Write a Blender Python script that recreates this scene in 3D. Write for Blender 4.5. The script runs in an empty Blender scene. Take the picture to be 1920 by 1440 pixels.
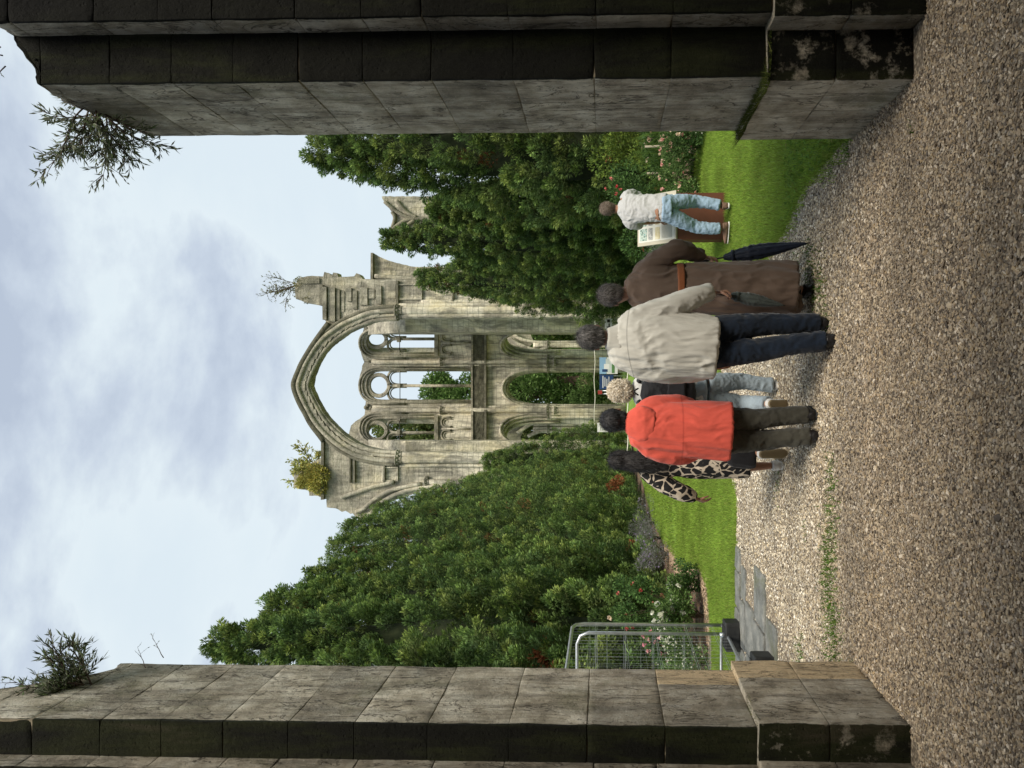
import bpy, bmesh, math, random
import numpy as np
from mathutils import Vector, Matrix
from mathutils.geometry import tessellate_polygon
rnd = random.Random(7)
RS = np.random.RandomState(11)
scene = bpy.context.scene
C = scene.collection
R = math.radians
# ---------------------------------------------------------------- camera (the photo is a portrait shot lying on its side)
F, PITCH, CAMH, SHX = 1400.0, R(1.6), 1.60, -0.0708
cam_d = bpy.data.cameras.new('camera'); cam = bpy.data.objects.new('camera', cam_d); C.objects.link(cam)
cam_d.sensor_fit = 'HORIZONTAL'; cam_d.sensor_width = 36.0; cam_d.lens = F / 1920 * 36
cam_d.shift_x = SHX; cam_d.clip_start = 0.05; cam_d.clip_end = 3000
fw = Vector((0, math.cos(PITCH), math.sin(PITCH))); up = Vector((1, 0, 0)); rt = fw.cross(up)
cam.matrix_world = Matrix(((rt.x, up.x, -fw.x, 0), (rt.y, up.y, -fw.y, 0), (rt.z, up.z, -fw.z, CAMH), (0, 0, 0, 1)))
scene.camera = cam
def ray(x, y):
    return fw + rt * ((x - 960 + SHX * 1920) / F) + up * ((720 - y) / F)
def at(x, y, D):
    d = ray(x, y); return Vector((0, 0, CAMH)) + d * (D / d.y)
# ---------------------------------------------------------------- world, sun, exposure
SUN_EL, SUN_AZ = R(56), R(28)          # azimuth: degrees to the right of straight behind the camera
sun_from = Vector((math.sin(SUN_AZ) * math.cos(SUN_EL), -math.cos(SUN_AZ) * math.cos(SUN_EL), math.sin(SUN_EL)))
sd = bpy.data.lights.new('sun', 'SUN'); sd.energy = 2.8; sd.angle = R(25); sd.color = (1.0, 0.92, 0.80)
so = bpy.data.objects.new('sun', sd); C.objects.link(so); so.rotation_euler = sun_from.to_track_quat('Z', 'Y').to_euler()
W = bpy.data.worlds.new('World'); scene.world = W; W.use_nodes = True
nt = W.node_tree; nt.nodes.clear()
def N(nt, t, **k):
    n = nt.nodes.new(t)
    for a, b in k.items():
        if a in n.inputs.keys() if isinstance(a, str) else False: n.inputs[a].default_value = b
        else: setattr(n, a, b)
    return n
def LK(nt, a, b): nt.links.new(a, b)
sky = nt.nodes.new('ShaderNodeTexSky'); sky.sky_type = 'NISHITA'; sky.sun_disc = False
sky.sun_elevation = SUN_EL; sky.sun_rotation = math.atan2(sun_from.x, sun_from.y)
bg = nt.nodes.new('ShaderNodeBackground'); bg.inputs['Strength'].default_value = 0.073
out = nt.nodes.new('ShaderNodeOutputWorld')
tc = nt.nodes.new('ShaderNodeTexCoord')
mp = nt.nodes.new('ShaderNodeMapping'); mp.inputs['Scale'].default_value = (1.0, 1.0, 2.2); mp.inputs['Location'].default_value = (3.1, 0.4, 0.65)
LK(nt, tc.outputs['Generated'], mp.inputs['Vector'])
n1 = nt.nodes.new('ShaderNodeTexNoise'); n1.inputs['Scale'].default_value = 2.5; n1.inputs['Detail'].default_value = 8; n1.inputs['Roughness'].default_value = 0.56; n1.inputs['Distortion'].default_value = 0.1
LK(nt, mp.outputs[0], n1.inputs['Vector'])
sx = nt.nodes.new('ShaderNodeSeparateXYZ'); LK(nt, tc.outputs['Generated'], sx.inputs[0])
# height bias: clouds are darker and bluer high up, milky near the horizon
hb = nt.nodes.new('ShaderNodeMapRange'); hb.inputs['From Min'].default_value = 0.25; hb.inputs['From Max'].default_value = 0.62
hb.inputs['To Min'].default_value = 0.20; hb.inputs['To Max'].default_value = -0.065; LK(nt, sx.outputs['Z'], hb.inputs['Value'])
ad = nt.nodes.new('ShaderNodeMath'); ad.operation = 'ADD'; LK(nt, n1.outputs['Fac'], ad.inputs[0]); LK(nt, hb.outputs[0], ad.inputs[1])
cr = nt.nodes.new('ShaderNodeValToRGB'); e = cr.color_ramp.elements
e[0].position = 0.39; e[0].color = (3.9, 4.5, 5.45, 1); e[1].position = 0.66; e[1].color = (5.9, 6.7, 7.2, 1)
for p, c in ((0.45, (4.7, 5.35, 6.2, 1)), (0.495, (5.5, 6.2, 6.8, 1)), (0.54, (6.2, 6.95, 7.35, 1))):
    q = cr.color_ramp.elements.new(p); q.color = c
LK(nt, ad.outputs[0], cr.inputs[0])
mx = nt.nodes.new('ShaderNodeMixRGB'); mx.inputs['Fac'].default_value = 0.93
LK(nt, sky.outputs[0], mx.inputs[1]); LK(nt, cr.outputs[0], mx.inputs[2])
LK(nt, mx.outputs[0], bg.inputs['Color']); LK(nt, bg.outputs[0], out.inputs[0])
scene.view_settings.view_transform = 'Standard'; scene.view_settings.look = 'None'
scene.view_settings.exposure = 0.85; scene.view_settings.gamma = 1.0
scene.cycles.max_bounces = 6; scene.cycles.transparent_max_bounces = 8
scene.cycles.use_denoising = True
# ---------------------------------------------------------------- helpers
def tag(o, label=None, cat=None, group=None, kind=None):
    if label: o['label'] = label
    if cat: o['category'] = cat
    if group: o['group'] = group
    if kind: o['kind'] = kind
    return o
def empty(name, loc, label=None, cat=None, group=None, rz=0):
    o = bpy.data.objects.new(name, None); o.empty_display_size = 0.1; C.objects.link(o)
    o.location = loc; o.rotation_euler = (0, 0, rz); return tag(o, label, cat, group)
def mobj(name, V, Fc, mat, parent=None, smooth=True, col=None, local=True, midx=None):
    """one mesh object from arrays; Fc = list of faces or (n,k) array. V in world; made parent-local if parent and local."""
    V = np.asarray(V, dtype=np.float64).reshape(-1, 3)
    if parent is not None and local: V = V - np.array(parent_loc(parent))
    me = bpy.data.meshes.new(name)
    if isinstance(Fc, np.ndarray) and Fc.ndim == 2:
        n, k = Fc.shape
        me.vertices.add(len(V)); me.vertices.foreach_set('co', V.astype(np.float32).ravel())
        me.loops.add(n * k); me.loops.foreach_set('vertex_index', Fc.astype(np.int32).ravel())
        me.polygons.add(n); me.polygons.foreach_set('loop_start', np.arange(0, n * k, k, dtype=np.int32))
        me.update(calc_edges=True)
    else:
        me.from_pydata([tuple(v) for v in V], [], [tuple(int(i) for i in f) for f in Fc]); me.update()
    me.polygons.foreach_set('use_smooth', np.full(len(me.polygons), smooth))
    if midx is not None: me.polygons.foreach_set('material_index', np.asarray(midx, dtype=np.int32))
    if col is not None:
        a = me.color_attributes.new('Col', 'FLOAT_COLOR', 'POINT')
        c = np.ones((len(V), 4), dtype=np.float32); c[:, :3] = col
        a.data.foreach_set('color', c.ravel())
    o = bpy.data.objects.new(name, me); C.objects.link(o)
    for m in (mat if isinstance(mat, (list, tuple)) else [mat]): me.materials.append(m)
    if parent is not None: o.parent = parent
    return o
def parent_loc(p):
    l = Vector(p.location)
    while p.parent: p = p.parent; l += Vector(p.location)
    return l
class G:
    """collects shapes for one mesh"""
    def __init__(s): s.V = []; s.F = []; s.n = 0
    def add(s, V, Fc):
        V = np.asarray(V, dtype=float).reshape(-1, 3)
        s.V.append(V); s.F.extend([tuple(int(i) + s.n for i in f) for f in Fc]); s.n += len(V); return s
    def box(s, c, h, rz=0, rot=None):
        v = np.array([(x, y, z) for x in (-1, 1) for y in (-1, 1) for z in (-1, 1)], float) * np.array(h)
        M = np.array(rot) if rot is not None else np.array(Matrix.Rotation(rz, 3, 'Z'))
        v = v @ M.T + np.array(c)
        return s.add(v, [(0, 1, 3, 2), (4, 6, 7, 5), (0, 4, 5, 1), (2, 3, 7, 6), (0, 2, 6, 4), (1, 5, 7, 3)])
    def tube(s, P, Rr, seg=10, cap=True, ref=None): 
        v, f = tube(P, Rr, seg, cap, ref); return s.add(v, f)
    def ell(s, c, r, rot=None, n=14, m=10): 
        v, f = ell(c, r, rot, n, m); return s.add(v, f)
    def verts(s): return np.concatenate(s.V) if s.V else np.zeros((0, 3))
    def build(s, name, mat, parent=None, smooth=True, **k):
        return mobj(name, s.verts(), s.F, mat, parent, smooth, **k)
def tube(P, Rr, seg=10, cap=True, ref=None):
    P = [Vector(p) for p in P]; n = len(P)
    if not isinstance(Rr, (list, tuple)): Rr = [Rr] * n
    V = []; Fc = []; ref = Vector(ref) if ref is not None else None; a = None
    for i in range(n):
        t = (P[min(i + 1, n - 1)] - P[max(i - 1, 0)])
        t = t.normalized() if t.length > 1e-9 else Vector((0, 0, 1))
        if ref is not None:
            a = ref - t * ref.dot(t)
            if a.length < 1e-4: a = t.orthogonal()
        elif a is None: a = t.orthogonal()
        else: a = a - t * a.dot(t)
        a = a.normalized(); b = t.cross(a)
        r = Rr[i]; ra, rb = (r if isinstance(r, (tuple, list)) else (r, r))
        for k in range(seg):
            w = 2 * math.pi * k / seg; V.append(P[i] + a * (math.cos(w) * ra) + b * (math.sin(w) * rb))
    for i in range(n - 1):
        for k in range(seg):
            k2 = (k + 1) % seg; Fc.append((i * seg + k, i * seg + k2, (i + 1) * seg + k2, (i + 1) * seg + k))
    if cap:
        Fc.append(tuple(range(seg - 1, -1, -1))); Fc.append(tuple((n - 1) * seg + k for k in range(seg)))
    return np.array(V), Fc
def ell(c, r, rot=None, n=14, m=10):
    V = []; Fc = []
    for j in range(1, m):
        th = math.pi * j / m
        for i in range(n):
            ph = 2 * math.pi * i / n
            V.append((math.sin(th) * math.cos(ph), math.sin(th) * math.sin(ph), math.cos(th)))
    V.append((0, 0, 1)); V.append((0, 0, -1)); T = len(V) - 2; B = T + 1
    for j in range(m - 2):
        for i in range(n):
            i2 = (i + 1) % n; Fc.append((j * n + i, (j + 1) * n + i, (j + 1) * n + i2, j * n + i2))
    for i in range(n):
        i2 = (i + 1) % n; Fc.append((T, i, i2)); Fc.append((B, (m - 2) * n + i2, (m - 2) * n + i))
    V = np.array(V) * np.array(r if isinstance(r, (tuple, list)) else (r,) * 3)
    if rot is not None: V = V @ np.array(rot).T
    return V + np.array(c), Fc
def smoothpath(P, k=6):
    """Catmull-Rom through points of any dimension"""
    P = np.array([list(p) for p in P], float); n = len(P); o = []
    for i in range(n - 1):
        p0, p1, p2, p3 = P[max(i - 1, 0)], P[i], P[i + 1], P[min(i + 2, n - 1)]
        for j in range(k):
            t = j / k
            o.append(0.5 * ((2 * p1) + (-p0 + p2) * t + (2 * p0 - 5 * p1 + 4 * p2 - p3) * t * t + (-p0 + 3 * p1 - 3 * p2 + p3) * t ** 3))
    o.append(P[-1]); return np.array(o)
_perm = RS.permutation(256); _perm = np.concatenate([_perm, _perm, _perm]); _g = RS.normal(size=(256, 3)); _g /= np.linalg.norm(_g, axis=1)[:, None]
def pn(P):
    """gradient noise, about -1..1"""
    P = np.asarray(P, float); i = np.floor(P).astype(int); f = P - i; u = f * f * f * (f * (f * 6 - 15) + 10); i &= 255
    r = 0
    for dx in (0, 1):
        for dy in (0, 1):
            for dz in (0, 1):
                h = _perm[_perm[_perm[i[:, 0] + dx] + i[:, 1] + dy] + i[:, 2] + dz] & 255
                d = (f - np.array((dx, dy, dz))); g = (_g[h] * d).sum(1)
                w = (u[:, 0] if dx else 1 - u[:, 0]) * (u[:, 1] if dy else 1 - u[:, 1]) * (u[:, 2] if dz else 1 - u[:, 2]); r = r + g * w
    return r * 1.6
def fbm(P, o=4, g=0.5):
    r = 0; a = 1
    for k in range(o): r = r + a * pn(np.asarray(P) * 2 ** k + 17.3 * k); a *= g
    return r
# ---------------------------------------------------------------- materials
def mat(name, base=(0.5, 0.5, 0.5), rough=0.8, build=None, spec=0.3, metal=0.0):
    m = bpy.data.materials.new(name); m.use_nodes = True; nt = m.node_tree; b = nt.nodes['Principled BSDF']
    b.inputs['Base Color'].default_value = (*base, 1); b.inputs['Roughness'].default_value = rough
    b.inputs['Specular IOR Level'].default_value = spec; b.inputs['Metallic'].default_value = metal
    if build: build(nt, b)
    return m
def noise(nt, scale, detail=4, vec=None, rough=0.55, dist=0.0):
    n = nt.nodes.new('ShaderNodeTexNoise'); n.inputs['Scale'].default_value = scale; n.inputs['Detail'].default_value = detail
    n.inputs['Roughness'].default_value = rough; n.inputs['Distortion'].default_value = dist
    if vec is not None: nt.links.new(vec, n.inputs['Vector'])
    return n.outputs['Fac']
def obvec(nt, scale=(1, 1, 1)):
    g = nt.nodes.new('ShaderNodeNewGeometry'); m = nt.nodes.new('ShaderNodeMapping'); m.inputs['Scale'].default_value = scale
    nt.links.new(g.outputs['Position'], m.inputs['Vector']); return m.outputs[0]
def ocvec(nt, scale=(1, 1, 1)):
    g = nt.nodes.new('ShaderNodeTexCoord'); m = nt.nodes.new('ShaderNodeMapping'); m.inputs['Scale'].default_value = scale
    nt.links.new(g.outputs['Object'], m.inputs['Vector']); return m.outputs[0]
def ramp(nt, fac, stops):
    r = nt.nodes.new('ShaderNodeValToRGB'); nt.links.new(fac, r.inputs[0]); el = r.color_ramp.elements
    while len(el) > 1: el.remove(el[-1])
    for i, (p, c) in enumerate(stops):
        q = el[0] if i == 0 else el.new(p)
        q.position = p; q.color = (*c, 1) if len(c) == 3 else c
    return r.outputs['Color']
def g1(v): return (v, v, v)
def mix(nt, fac, a, b, mode='MIX'):
    m = nt.nodes.new('ShaderNodeMixRGB'); m.blend_type = mode
    for i, v in enumerate((fac, a, b)):
        if hasattr(v, 'links'): nt.links.new(v, m.inputs[i])
        elif i == 0: m.inputs[0].default_value = v
        else: m.inputs[i].default_value = (*v, 1)
    return m.outputs[0]
def mth(nt, op, a, b=0.0):
    m = nt.nodes.new('ShaderNodeMath'); m.operation = op
    for i, v in enumerate((a, b)):
        if hasattr(v, 'links'): nt.links.new(v, m.inputs[i])
        else: m.inputs[i].default_value = v
    return m.outputs[0]
def bump(nt, b, h, strength=0.5, dist=0.01, prev=None):
    n = nt.nodes.new('ShaderNodeBump'); n.inputs['Strength'].default_value = strength; n.inputs['Distance'].default_value = dist
    nt.links.new(h, n.inputs['Height'])
    if prev is not None: nt.links.new(prev, n.inputs['Normal'])
    nt.links.new(n.outputs[0], b.inputs['Normal']); return n.outputs[0]
def attr(nt, name='Col'):
    a = nt.nodes.new('ShaderNodeAttribute'); a.attribute_name = name; return a.outputs['Color']
def BC(nt, b, c): nt.links.new(c, b.inputs['Base Color'])

def _near_stone(nt, b):
    # Col: R = block tone, G = algae stain with painted shade, B = warm (repair) amount
    s = nt.nodes.new('ShaderNodeSeparateColor'); nt.links.new(attr(nt), s.inputs[0])
    v = obvec(nt); vs = obvec(nt, (1.2, 1.2, 0.22)); vst = obvec(nt, (14, 14, 1.6))
    base = ramp(nt, noise(nt, 5, 6, v, 0.65), [(0.3, (0.26, 0.225, 0.165)), (0.48, (0.52, 0.465, 0.36)), (0.64, (0.74, 0.69, 0.57))])
    base = mix(nt, s.outputs['Blue'], base, (0.66, 0.52, 0.33))
    tone = mth(nt, 'ADD', mth(nt, 'MULTIPLY', s.outputs['Red'], 0.8), 0.55)
    base = mix(nt, 1.0, base, ramp(nt, tone, [(0, g1(0)), (1, g1(1))]), 'MULTIPLY')
    # vertical weather streaks
    st = ramp(nt, noise(nt, 1.0, 8, vst, 0.78), [(0.46, g1(0)), (0.60, g1(1))])
    base = mix(nt, mth(nt, 'MULTIPLY', st, 0.5), base, (0.075, 0.07, 0.058))
    bl = ramp(nt, noise(nt, 2.6, 6, v, 0.7, 0.4), [(0.50, g1(0)), (0.62, g1(1))])
    base = mix(nt, mth(nt, 'MULTIPLY', bl, 0.30), base, (0.11, 0.105, 0.085))
    mo = ramp(nt, noise(nt, 1.9, 5, obvec(nt, (1, 1, 0.6)), 0.7, 0.6), [(0.56, g1(0)), (0.70, g1(1))])
    base = mix(nt, mth(nt, 'MULTIPLY', mo, 0.4), base, (0.10, 0.115, 0.035))
    wl = ramp(nt, noise(nt, 9, 6, obvec(nt, (1, 1, .5)), 0.75, 0.8), [(0.60, g1(0)), (0.66, g1(1))])
    base = mix(nt, mth(nt, 'MULTIPLY', wl, 0.5), base, (0.45, 0.43, 0.38))
    ck = mth(nt, 'ABSOLUTE', mth(nt, 'SUBTRACT', noise(nt, 3.2, 5, obvec(nt, (1.6, 1.6, .55)), .62, .9), .5))
    base = mix(nt, ramp(nt, ck, [(.0, g1(.85)), (.006, g1(.6)), (.014, g1(0))]), base, (0.045, 0.038, 0.028))
    ls = ramp(nt, noise(nt, 42, 4, v, .7), [(.62, g1(0)), (.68, g1(.6))]); base = mix(nt, ls, base, (.56, .54, .47))
    pc = ramp(nt, noise(nt, 34, 6, obvec(nt, (1, 1, .35)), .8), [(.60, g1(0)), (.66, g1(1))])
    pm_ = ramp(nt, noise(nt, 2.2, 3, v), [(.42, g1(0)), (.6, g1(1))])
    base = mix(nt, mth(nt, 'MULTIPLY', pc, pm_), base, (0.05, 0.042, 0.03))
    # algae film plus shade painted into the camera-facing side
    algae_shade_col = ramp(nt, noise(nt, 3.0, 6, vs, 0.7, 0.3), [(0.3, (0.0025, 0.0023, 0.0016)), (0.48, (0.006, 0.0062, 0.0032)), (0.60, (0.018, 0.021, 0.006)), (0.75, (0.05, 0.042, 0.026))])
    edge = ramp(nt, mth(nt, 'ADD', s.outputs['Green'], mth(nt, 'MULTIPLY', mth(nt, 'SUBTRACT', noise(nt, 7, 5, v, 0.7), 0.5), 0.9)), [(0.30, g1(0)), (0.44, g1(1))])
    BC(nt, b, mix(nt, edge, base, algae_shade_col))
    # pits and grain
    vo = nt.nodes.new('ShaderNodeTexVoronoi'); vo.inputs['Scale'].default_value = 26; nt.links.new(v, vo.inputs['Vector'])
    pit = ramp(nt, mth(nt, 'ADD', vo.outputs['Distance'], mth(nt, 'MULTIPLY', noise(nt, 6, 3, v), 0.6)), [(0.42, g1(0)), (0.5, g1(1))])
    n1 = bump(nt, b, pit, 0.7, 0.012); n2 = bump(nt, b, noise(nt, 55, 8, obvec(nt, (1, 1, 0.45)), 0.8), 0.9, 0.02, n1)
    bump(nt, b, noise(nt, 9, 6, v, 0.65), 0.45, 0.03, n2)
M_stone = mat('old_limestone', rough=0.9, build=_near_stone, spec=0.2)
def _mortar(nt, b):
    BC(nt, b, ramp(nt, noise(nt, 20, 6, obvec(nt), 0.7), [(0.3, (0.16, 0.135, 0.09)), (0.7, (0.34, 0.285, 0.20))])); bump(nt, b, noise(nt, 60, 6, obvec(nt)), 0.6, 0.01)
M_mortar = mat('lime_mortar', rough=0.95, build=_mortar)

def _ruin(nt, b):
    v = obvec(nt)
    g = nt.nodes.new('ShaderNodeNewGeometry'); s = nt.nodes.new('ShaderNodeSeparateXYZ'); nt.links.new(g.outputs['Position'], s.inputs[0])
    hx = mth(nt, 'ADD', s.outputs['X'], mth(nt, 'MULTIPLY', s.outputs['Y'], 0.83))
    cb = nt.nodes.new('ShaderNodeCombineXYZ'); nt.links.new(hx, cb.inputs[0]); nt.links.new(s.outputs['Z'], cb.inputs[1])
    br = nt.nodes.new('ShaderNodeTexBrick'); nt.links.new(cb.outputs[0], br.inputs['Vector'])
    br.inputs['Scale'].default_value = 1.0; br.inputs['Brick Width'].default_value = 0.72; br.inputs['Row Height'].default_value = 0.36
    br.inputs['Mortar Size'].default_value = 0.022; br.inputs['Mortar Smooth'].default_value = 0.4
    br.inputs['Color1'].default_value = (0.78, 0.72, 0.57, 1); br.inputs['Color2'].default_value = (0.64, 0.59, 0.46, 1); br.inputs['Mortar'].default_value = (0.40, 0.37, 0.29, 1)
    base = mix(nt, mth(nt, 'MULTIPLY', ramp(nt, noise(nt, 0.5, 5, v, 0.6), [(0.48, g1(0)), (0.62, g1(1))]), 0.75), br.outputs['Color'], (0.68, 0.60, 0.40))
    gr = ramp(nt, noise(nt, 1.1, 7, obvec(nt, (1, 1, 0.4)), 0.7, 0.5), [(0.44, g1(0)), (0.58, g1(1))])
    base = mix(nt, mth(nt, 'MULTIPLY', gr, 0.74), base, (0.15, 0.142, 0.12))
    st = ramp(nt, noise(nt, 1.0, 6, obvec(nt, (2.8, 2.8, 0.22)), 0.75), [(0.47, g1(0)), (0.66, g1(1))])
    base = mix(nt, mth(nt, 'MULTIPLY', st, 0.6), base, (0.06, 0.056, 0.048))
    # higher masonry is greyer and carries lichen
    hz = nt.nodes.new('ShaderNodeMapRange'); hz.inputs['From Min'].default_value = 12.5; hz.inputs['From Max'].default_value = 19.5; nt.links.new(s.outputs['Z'], hz.inputs['Value'])
    base = mix(nt, mth(nt, 'MULTIPLY', hz.outputs[0], 0.62), base, ramp(nt, noise(nt, 1.6, 6, v, 0.7), [(0.35, (0.085, 0.08, 0.06)), (0.6, (0.27, 0.25, 0.20)), (0.72, (0.25, 0.23, 0.12))]))
    s2 = nt.nodes.new('ShaderNodeSeparateColor'); nt.links.new(attr(nt), s2.inputs[0])      # Col.R = sooty ledge
    base = mix(nt, s2.outputs['Red'], base, ramp(nt, noise(nt, 3, 6, v, 0.7), [(0.3, (0.035, 0.033, 0.024)), (0.62, (0.12, 0.115, 0.08)), (0.75, (0.2, 0.19, 0.12))]))
    BC(nt, b, base)
    n1 = bump(nt, b, br.outputs['Fac'], -0.4, 0.02)
    bump(nt, b, noise(nt, 4, 8, v, 0.7), 0.8, 0.12, n1)
M_ruin = mat('abbey_limestone', rough=0.92, build=_ruin, spec=0.15)

def leafmat(name, trans=0.25, rough=0.6):
    m = bpy.data.materials.new(name); m.use_nodes = True; nt = m.node_tree; b = nt.nodes['Principled BSDF']
    b.inputs['Roughness'].default_value = rough + .15; b.inputs['Specular IOR Level'].default_value = 0.12
    c = attr(nt); BC(nt, b, c)
    t = nt.nodes.new('ShaderNodeBsdfTranslucent'); nt.links.new(c, t.inputs['Color'])
    ms = nt.nodes.new('ShaderNodeMixShader'); ms.inputs[0].default_value = trans
    nt.links.new(b.outputs[0], ms.inputs[1]); nt.links.new(t.outputs[0], ms.inputs[2])
    nt.links.new(ms.outputs[0], nt.nodes['Material Output'].inputs[0]); return m
M_leaf = leafmat('foliage'); M_blade = leafmat('grass_blades', 0.45, 0.55); M_petal = leafmat('petals', 0.3, 0.7)
M_bark = mat('bark', rough=0.95, build=lambda nt, b: (BC(nt, b, ramp(nt, noise(nt, 6, 6, obvec(nt, (3, 3, .5))), [(0.3, (0.05, 0.035, 0.024)), (0.7, (0.16, 0.12, 0.085))])), bump(nt, b, noise(nt, 14, 6, obvec(nt, (3, 3, .4))), 0.8, 0.03)))
M_core = mat('dark_crown_core', rough=1.0, build=lambda nt, b: BC(nt, b, ramp(nt, noise(nt, 5, 6, ocvec(nt)), [(0.3, (0.010, 0.018, 0.007)), (0.7, (0.04, 0.05, 0.022))])))
def colmat(name, rough=0.85, spec=0.3, fn=None):
    def f(nt, b):
        BC(nt, b, attr(nt))
        if fn: fn(nt, b)
    return mat(name, rough=rough, build=f, spec=spec)
# ================================================================ GROUND
def gz(x, y): return 0.0
def sheet(name, pts, z, m, kind='structure'):
    V = [(p[0], p[1], z) for p in pts]
    tri = tessellate_polygon([[Vector(v) for v in V]])
    Fc = []
    for t in tri:
        a, b_, c = [Vector(V[i]) for i in t]
        Fc.append(tuple(t) if (b_ - a).cross(c - a).z > 0 else tuple(reversed(t)))
    o = mobj(name, V, Fc, m, None, False); o['kind'] = kind; return o
def _soil(nt, b):
    BC(nt, b, ramp(nt, noise(nt, 0.35, 8, obvec(nt), 0.7), [(0.3, (0.05, 0.085, 0.02)), (0.5, (0.07, 0.12, 0.025)), (0.7, (0.12, 0.12, 0.05))])); bump(nt, b, noise(nt, 12, 6, obvec(nt)), 0.6, 0.04)
M_field = mat('field_grass', rough=1, build=_soil)
S = 1500
sheet('ground', [(-S, -S), (S, -S), (S, S), (-S, S)], -0.012, M_field)
def _lawn(nt, b):
    v = obvec(nt)
    c = ramp(nt, noise(nt, 1.3, 6, v, 0.6), [(0.3, (0.16, 0.27, 0.035)), (0.5, (0.21, 0.34, 0.05)), (0.7, (0.27, 0.39, 0.08))])
    c = mix(nt, ramp(nt, noise(nt, 60, 5, obvec(nt, (1, .5, 1)), 0.8), [(0.38, g1(0)), (0.62, g1(0.7))]), c, (0.06, 0.12, 0.018))
    c = mix(nt, mth(nt, 'MULTIPLY', ramp(nt, noise(nt, 0.55, 5, v, 0.6, 0.4), [(0.62, g1(0)), (0.75, g1(1))]), 0.5), c, (0.19, 0.15, 0.06))
    BC(nt, b, c); bump(nt, b, noise(nt, 45, 6, v, 0.8), 0.9, 0.04)
M_lawn = mat('lawn_turf', rough=0.9, build=_lawn)
lawnR = [(1.64, 4.84), (1.58, 6.0), (1.36, 6.7), (1.22, 7.6), (1.15, 8.6), (.9, 9.6), (.2, 10.4), (0, 10.6), (0, 46), (4.1, 46), (4.2, 34), (4.4, 22), (4.1, 15.0), (4.0, 13.4), (4.6, 12.0), (7.5, 11.2), (12, 11), (12, 4.84)]
lawnL = [(-1.36, 9.16), (-1.1, 9.8), (-.5, 10.4), (0, 10.6), (0, 46), (-3.6, 46), (-4.2, 34), (-4.6, 25), (-4.3, 20), (-4.0, 17.5), (-3.9, 15.8), (-3.5, 14.2), (-3.12, 12.6), (-3.2, 11.7), (-4.0, 11.25), (-9, 11.2), (-14, 11.2), (-14, 9.16), (-2.6, 9.16)]
sheet('lawn', lawnR, -0.004, M_lawn); sheet('lawn', lawnL, -0.004, M_lawn)
sheet('lawn', [(-3.6, 46), (4.1, 46), (30, 47), (30, 100), (-30, 100), (-30, 47)], -0.004, M_lawn)
def _mulch(nt, b):
    v = obvec(nt); vo = nt.nodes.new('ShaderNodeTexVoronoi'); vo.inputs['Scale'].default_value = 22; nt.links.new(v, vo.inputs['Vector'])
    c = ramp(nt, noise(nt, 3, 6, v, 0.7), [(0.35, (0.06, 0.04, 0.025)), (0.6, (0.30, 0.215, 0.14)), (0.75, (0.42, 0.31, 0.21))])
    BC(nt, b, mix(nt, 0.5, c, mix(nt, 1.0, c, vo.outputs['Color'], 'MULTIPLY'))); bump(nt, b, vo.outputs['Distance'], 0.9, 0.03)
M_mulch = mat('bark_mulch', rough=1, build=_mulch)
sheet('flower_bed', [(12, 11), (7.5, 11.2), (4.6, 12.0), (4.0, 13.4), (4.1, 15), (4.4, 22), (4.2, 34), (4.1, 46), (9, 46), (12, 30)], 0.002, M_mulch)
sheet('flower_bed', [(-14, 11.2), (-9, 11.2), (-4.0, 11.25), (-3.2, 11.7), (-3.12, 12.6), (-3.5, 14.2), (-3.9, 15.8), (-4.0, 17.5), (-4.3, 20), (-4.6, 25), (-4.2, 34), (-3.6, 46), (-9, 46), (-14, 30)][::-1], 0.002, M_mulch)
# ---- gravel court: a sheet plus real stones
def _gravel(nt, b):
    v = obvec(nt); vo = nt.nodes.new('ShaderNodeTexVoronoi'); vo.inputs['Scale'].default_value = 62; vo.inputs['Randomness'].default_value = 1; nt.links.new(v, vo.inputs['Vector'])
    s = nt.nodes.new('ShaderNodeSeparateColor'); nt.links.new(vo.outputs['Color'], s.inputs[0])
    c = ramp(nt, s.outputs['Red'], [(0.0, (0.14, 0.11, 0.08)), (0.4, (0.26, 0.205, 0.14)), (0.75, (0.40, 0.33, 0.23)), (1, (0.52, 0.46, 0.36))])
    c = mix(nt, ramp(nt, vo.outputs['Distance'], [(0.35, g1(0)), (0.75, g1(0.85))]), c, (0.06, 0.046, 0.032))
    c = mix(nt, mth(nt, 'MULTIPLY', ramp(nt, noise(nt, 0.8, 5, v, 0.6), [(0.4, g1(0)), (0.65, g1(1))]), 0.35), c, (0.13, 0.11, 0.085))
    BC(nt, b, c); bump(nt, b, vo.outputs['Distance'], -1.0, 0.012)
M_gravel = mat('gravel_ground', rough=0.85, build=_gravel)
sheet('gravel_path', [(-14, -9), (14, -9), (14, 4.84), (1.64, 4.84), (1.58, 6.0), (1.36, 6.7), (1.22, 7.6), (1.15, 8.6), (.9, 9.6), (.2, 10.4), (0, 10.6), (-.5, 10.4), (-1.1, 9.8), (-1.36, 9.16), (-14, 9.16)], 0.0, M_gravel)
def inside(P, poly):
    x, y = P[:, 0], P[:, 1]; r = np.zeros(len(P), bool); n = len(poly); j = n - 1
    for i in range(n):
        xi, yi = poly[i]; xj, yj = poly[j]
        c = ((yi > y) != (yj > y)) & (x < (xj - xi) * (y - yi) / (yj - yi + 1e-12) + xi); r ^= c; j = i
    return r
slabpoly = [(-1.98, 9.15), (-2.05, 8.4), (-2.0, 7.8), (-2.08, 7.35), (-2.2, 6.9), (-2.5, 6.35), (-6.0, 6.0), (-6.0, 9.15)]
def scatter(n, x0, x1, y0, y1):
    return np.stack([RS.uniform(x0, x1, n), RS.uniform(y0, y1, n)], 1)
ico = []
_bm = bmesh.new(); bmesh.ops.create_icosphere(_bm, subdivisions=1, radius=1.0)
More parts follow.
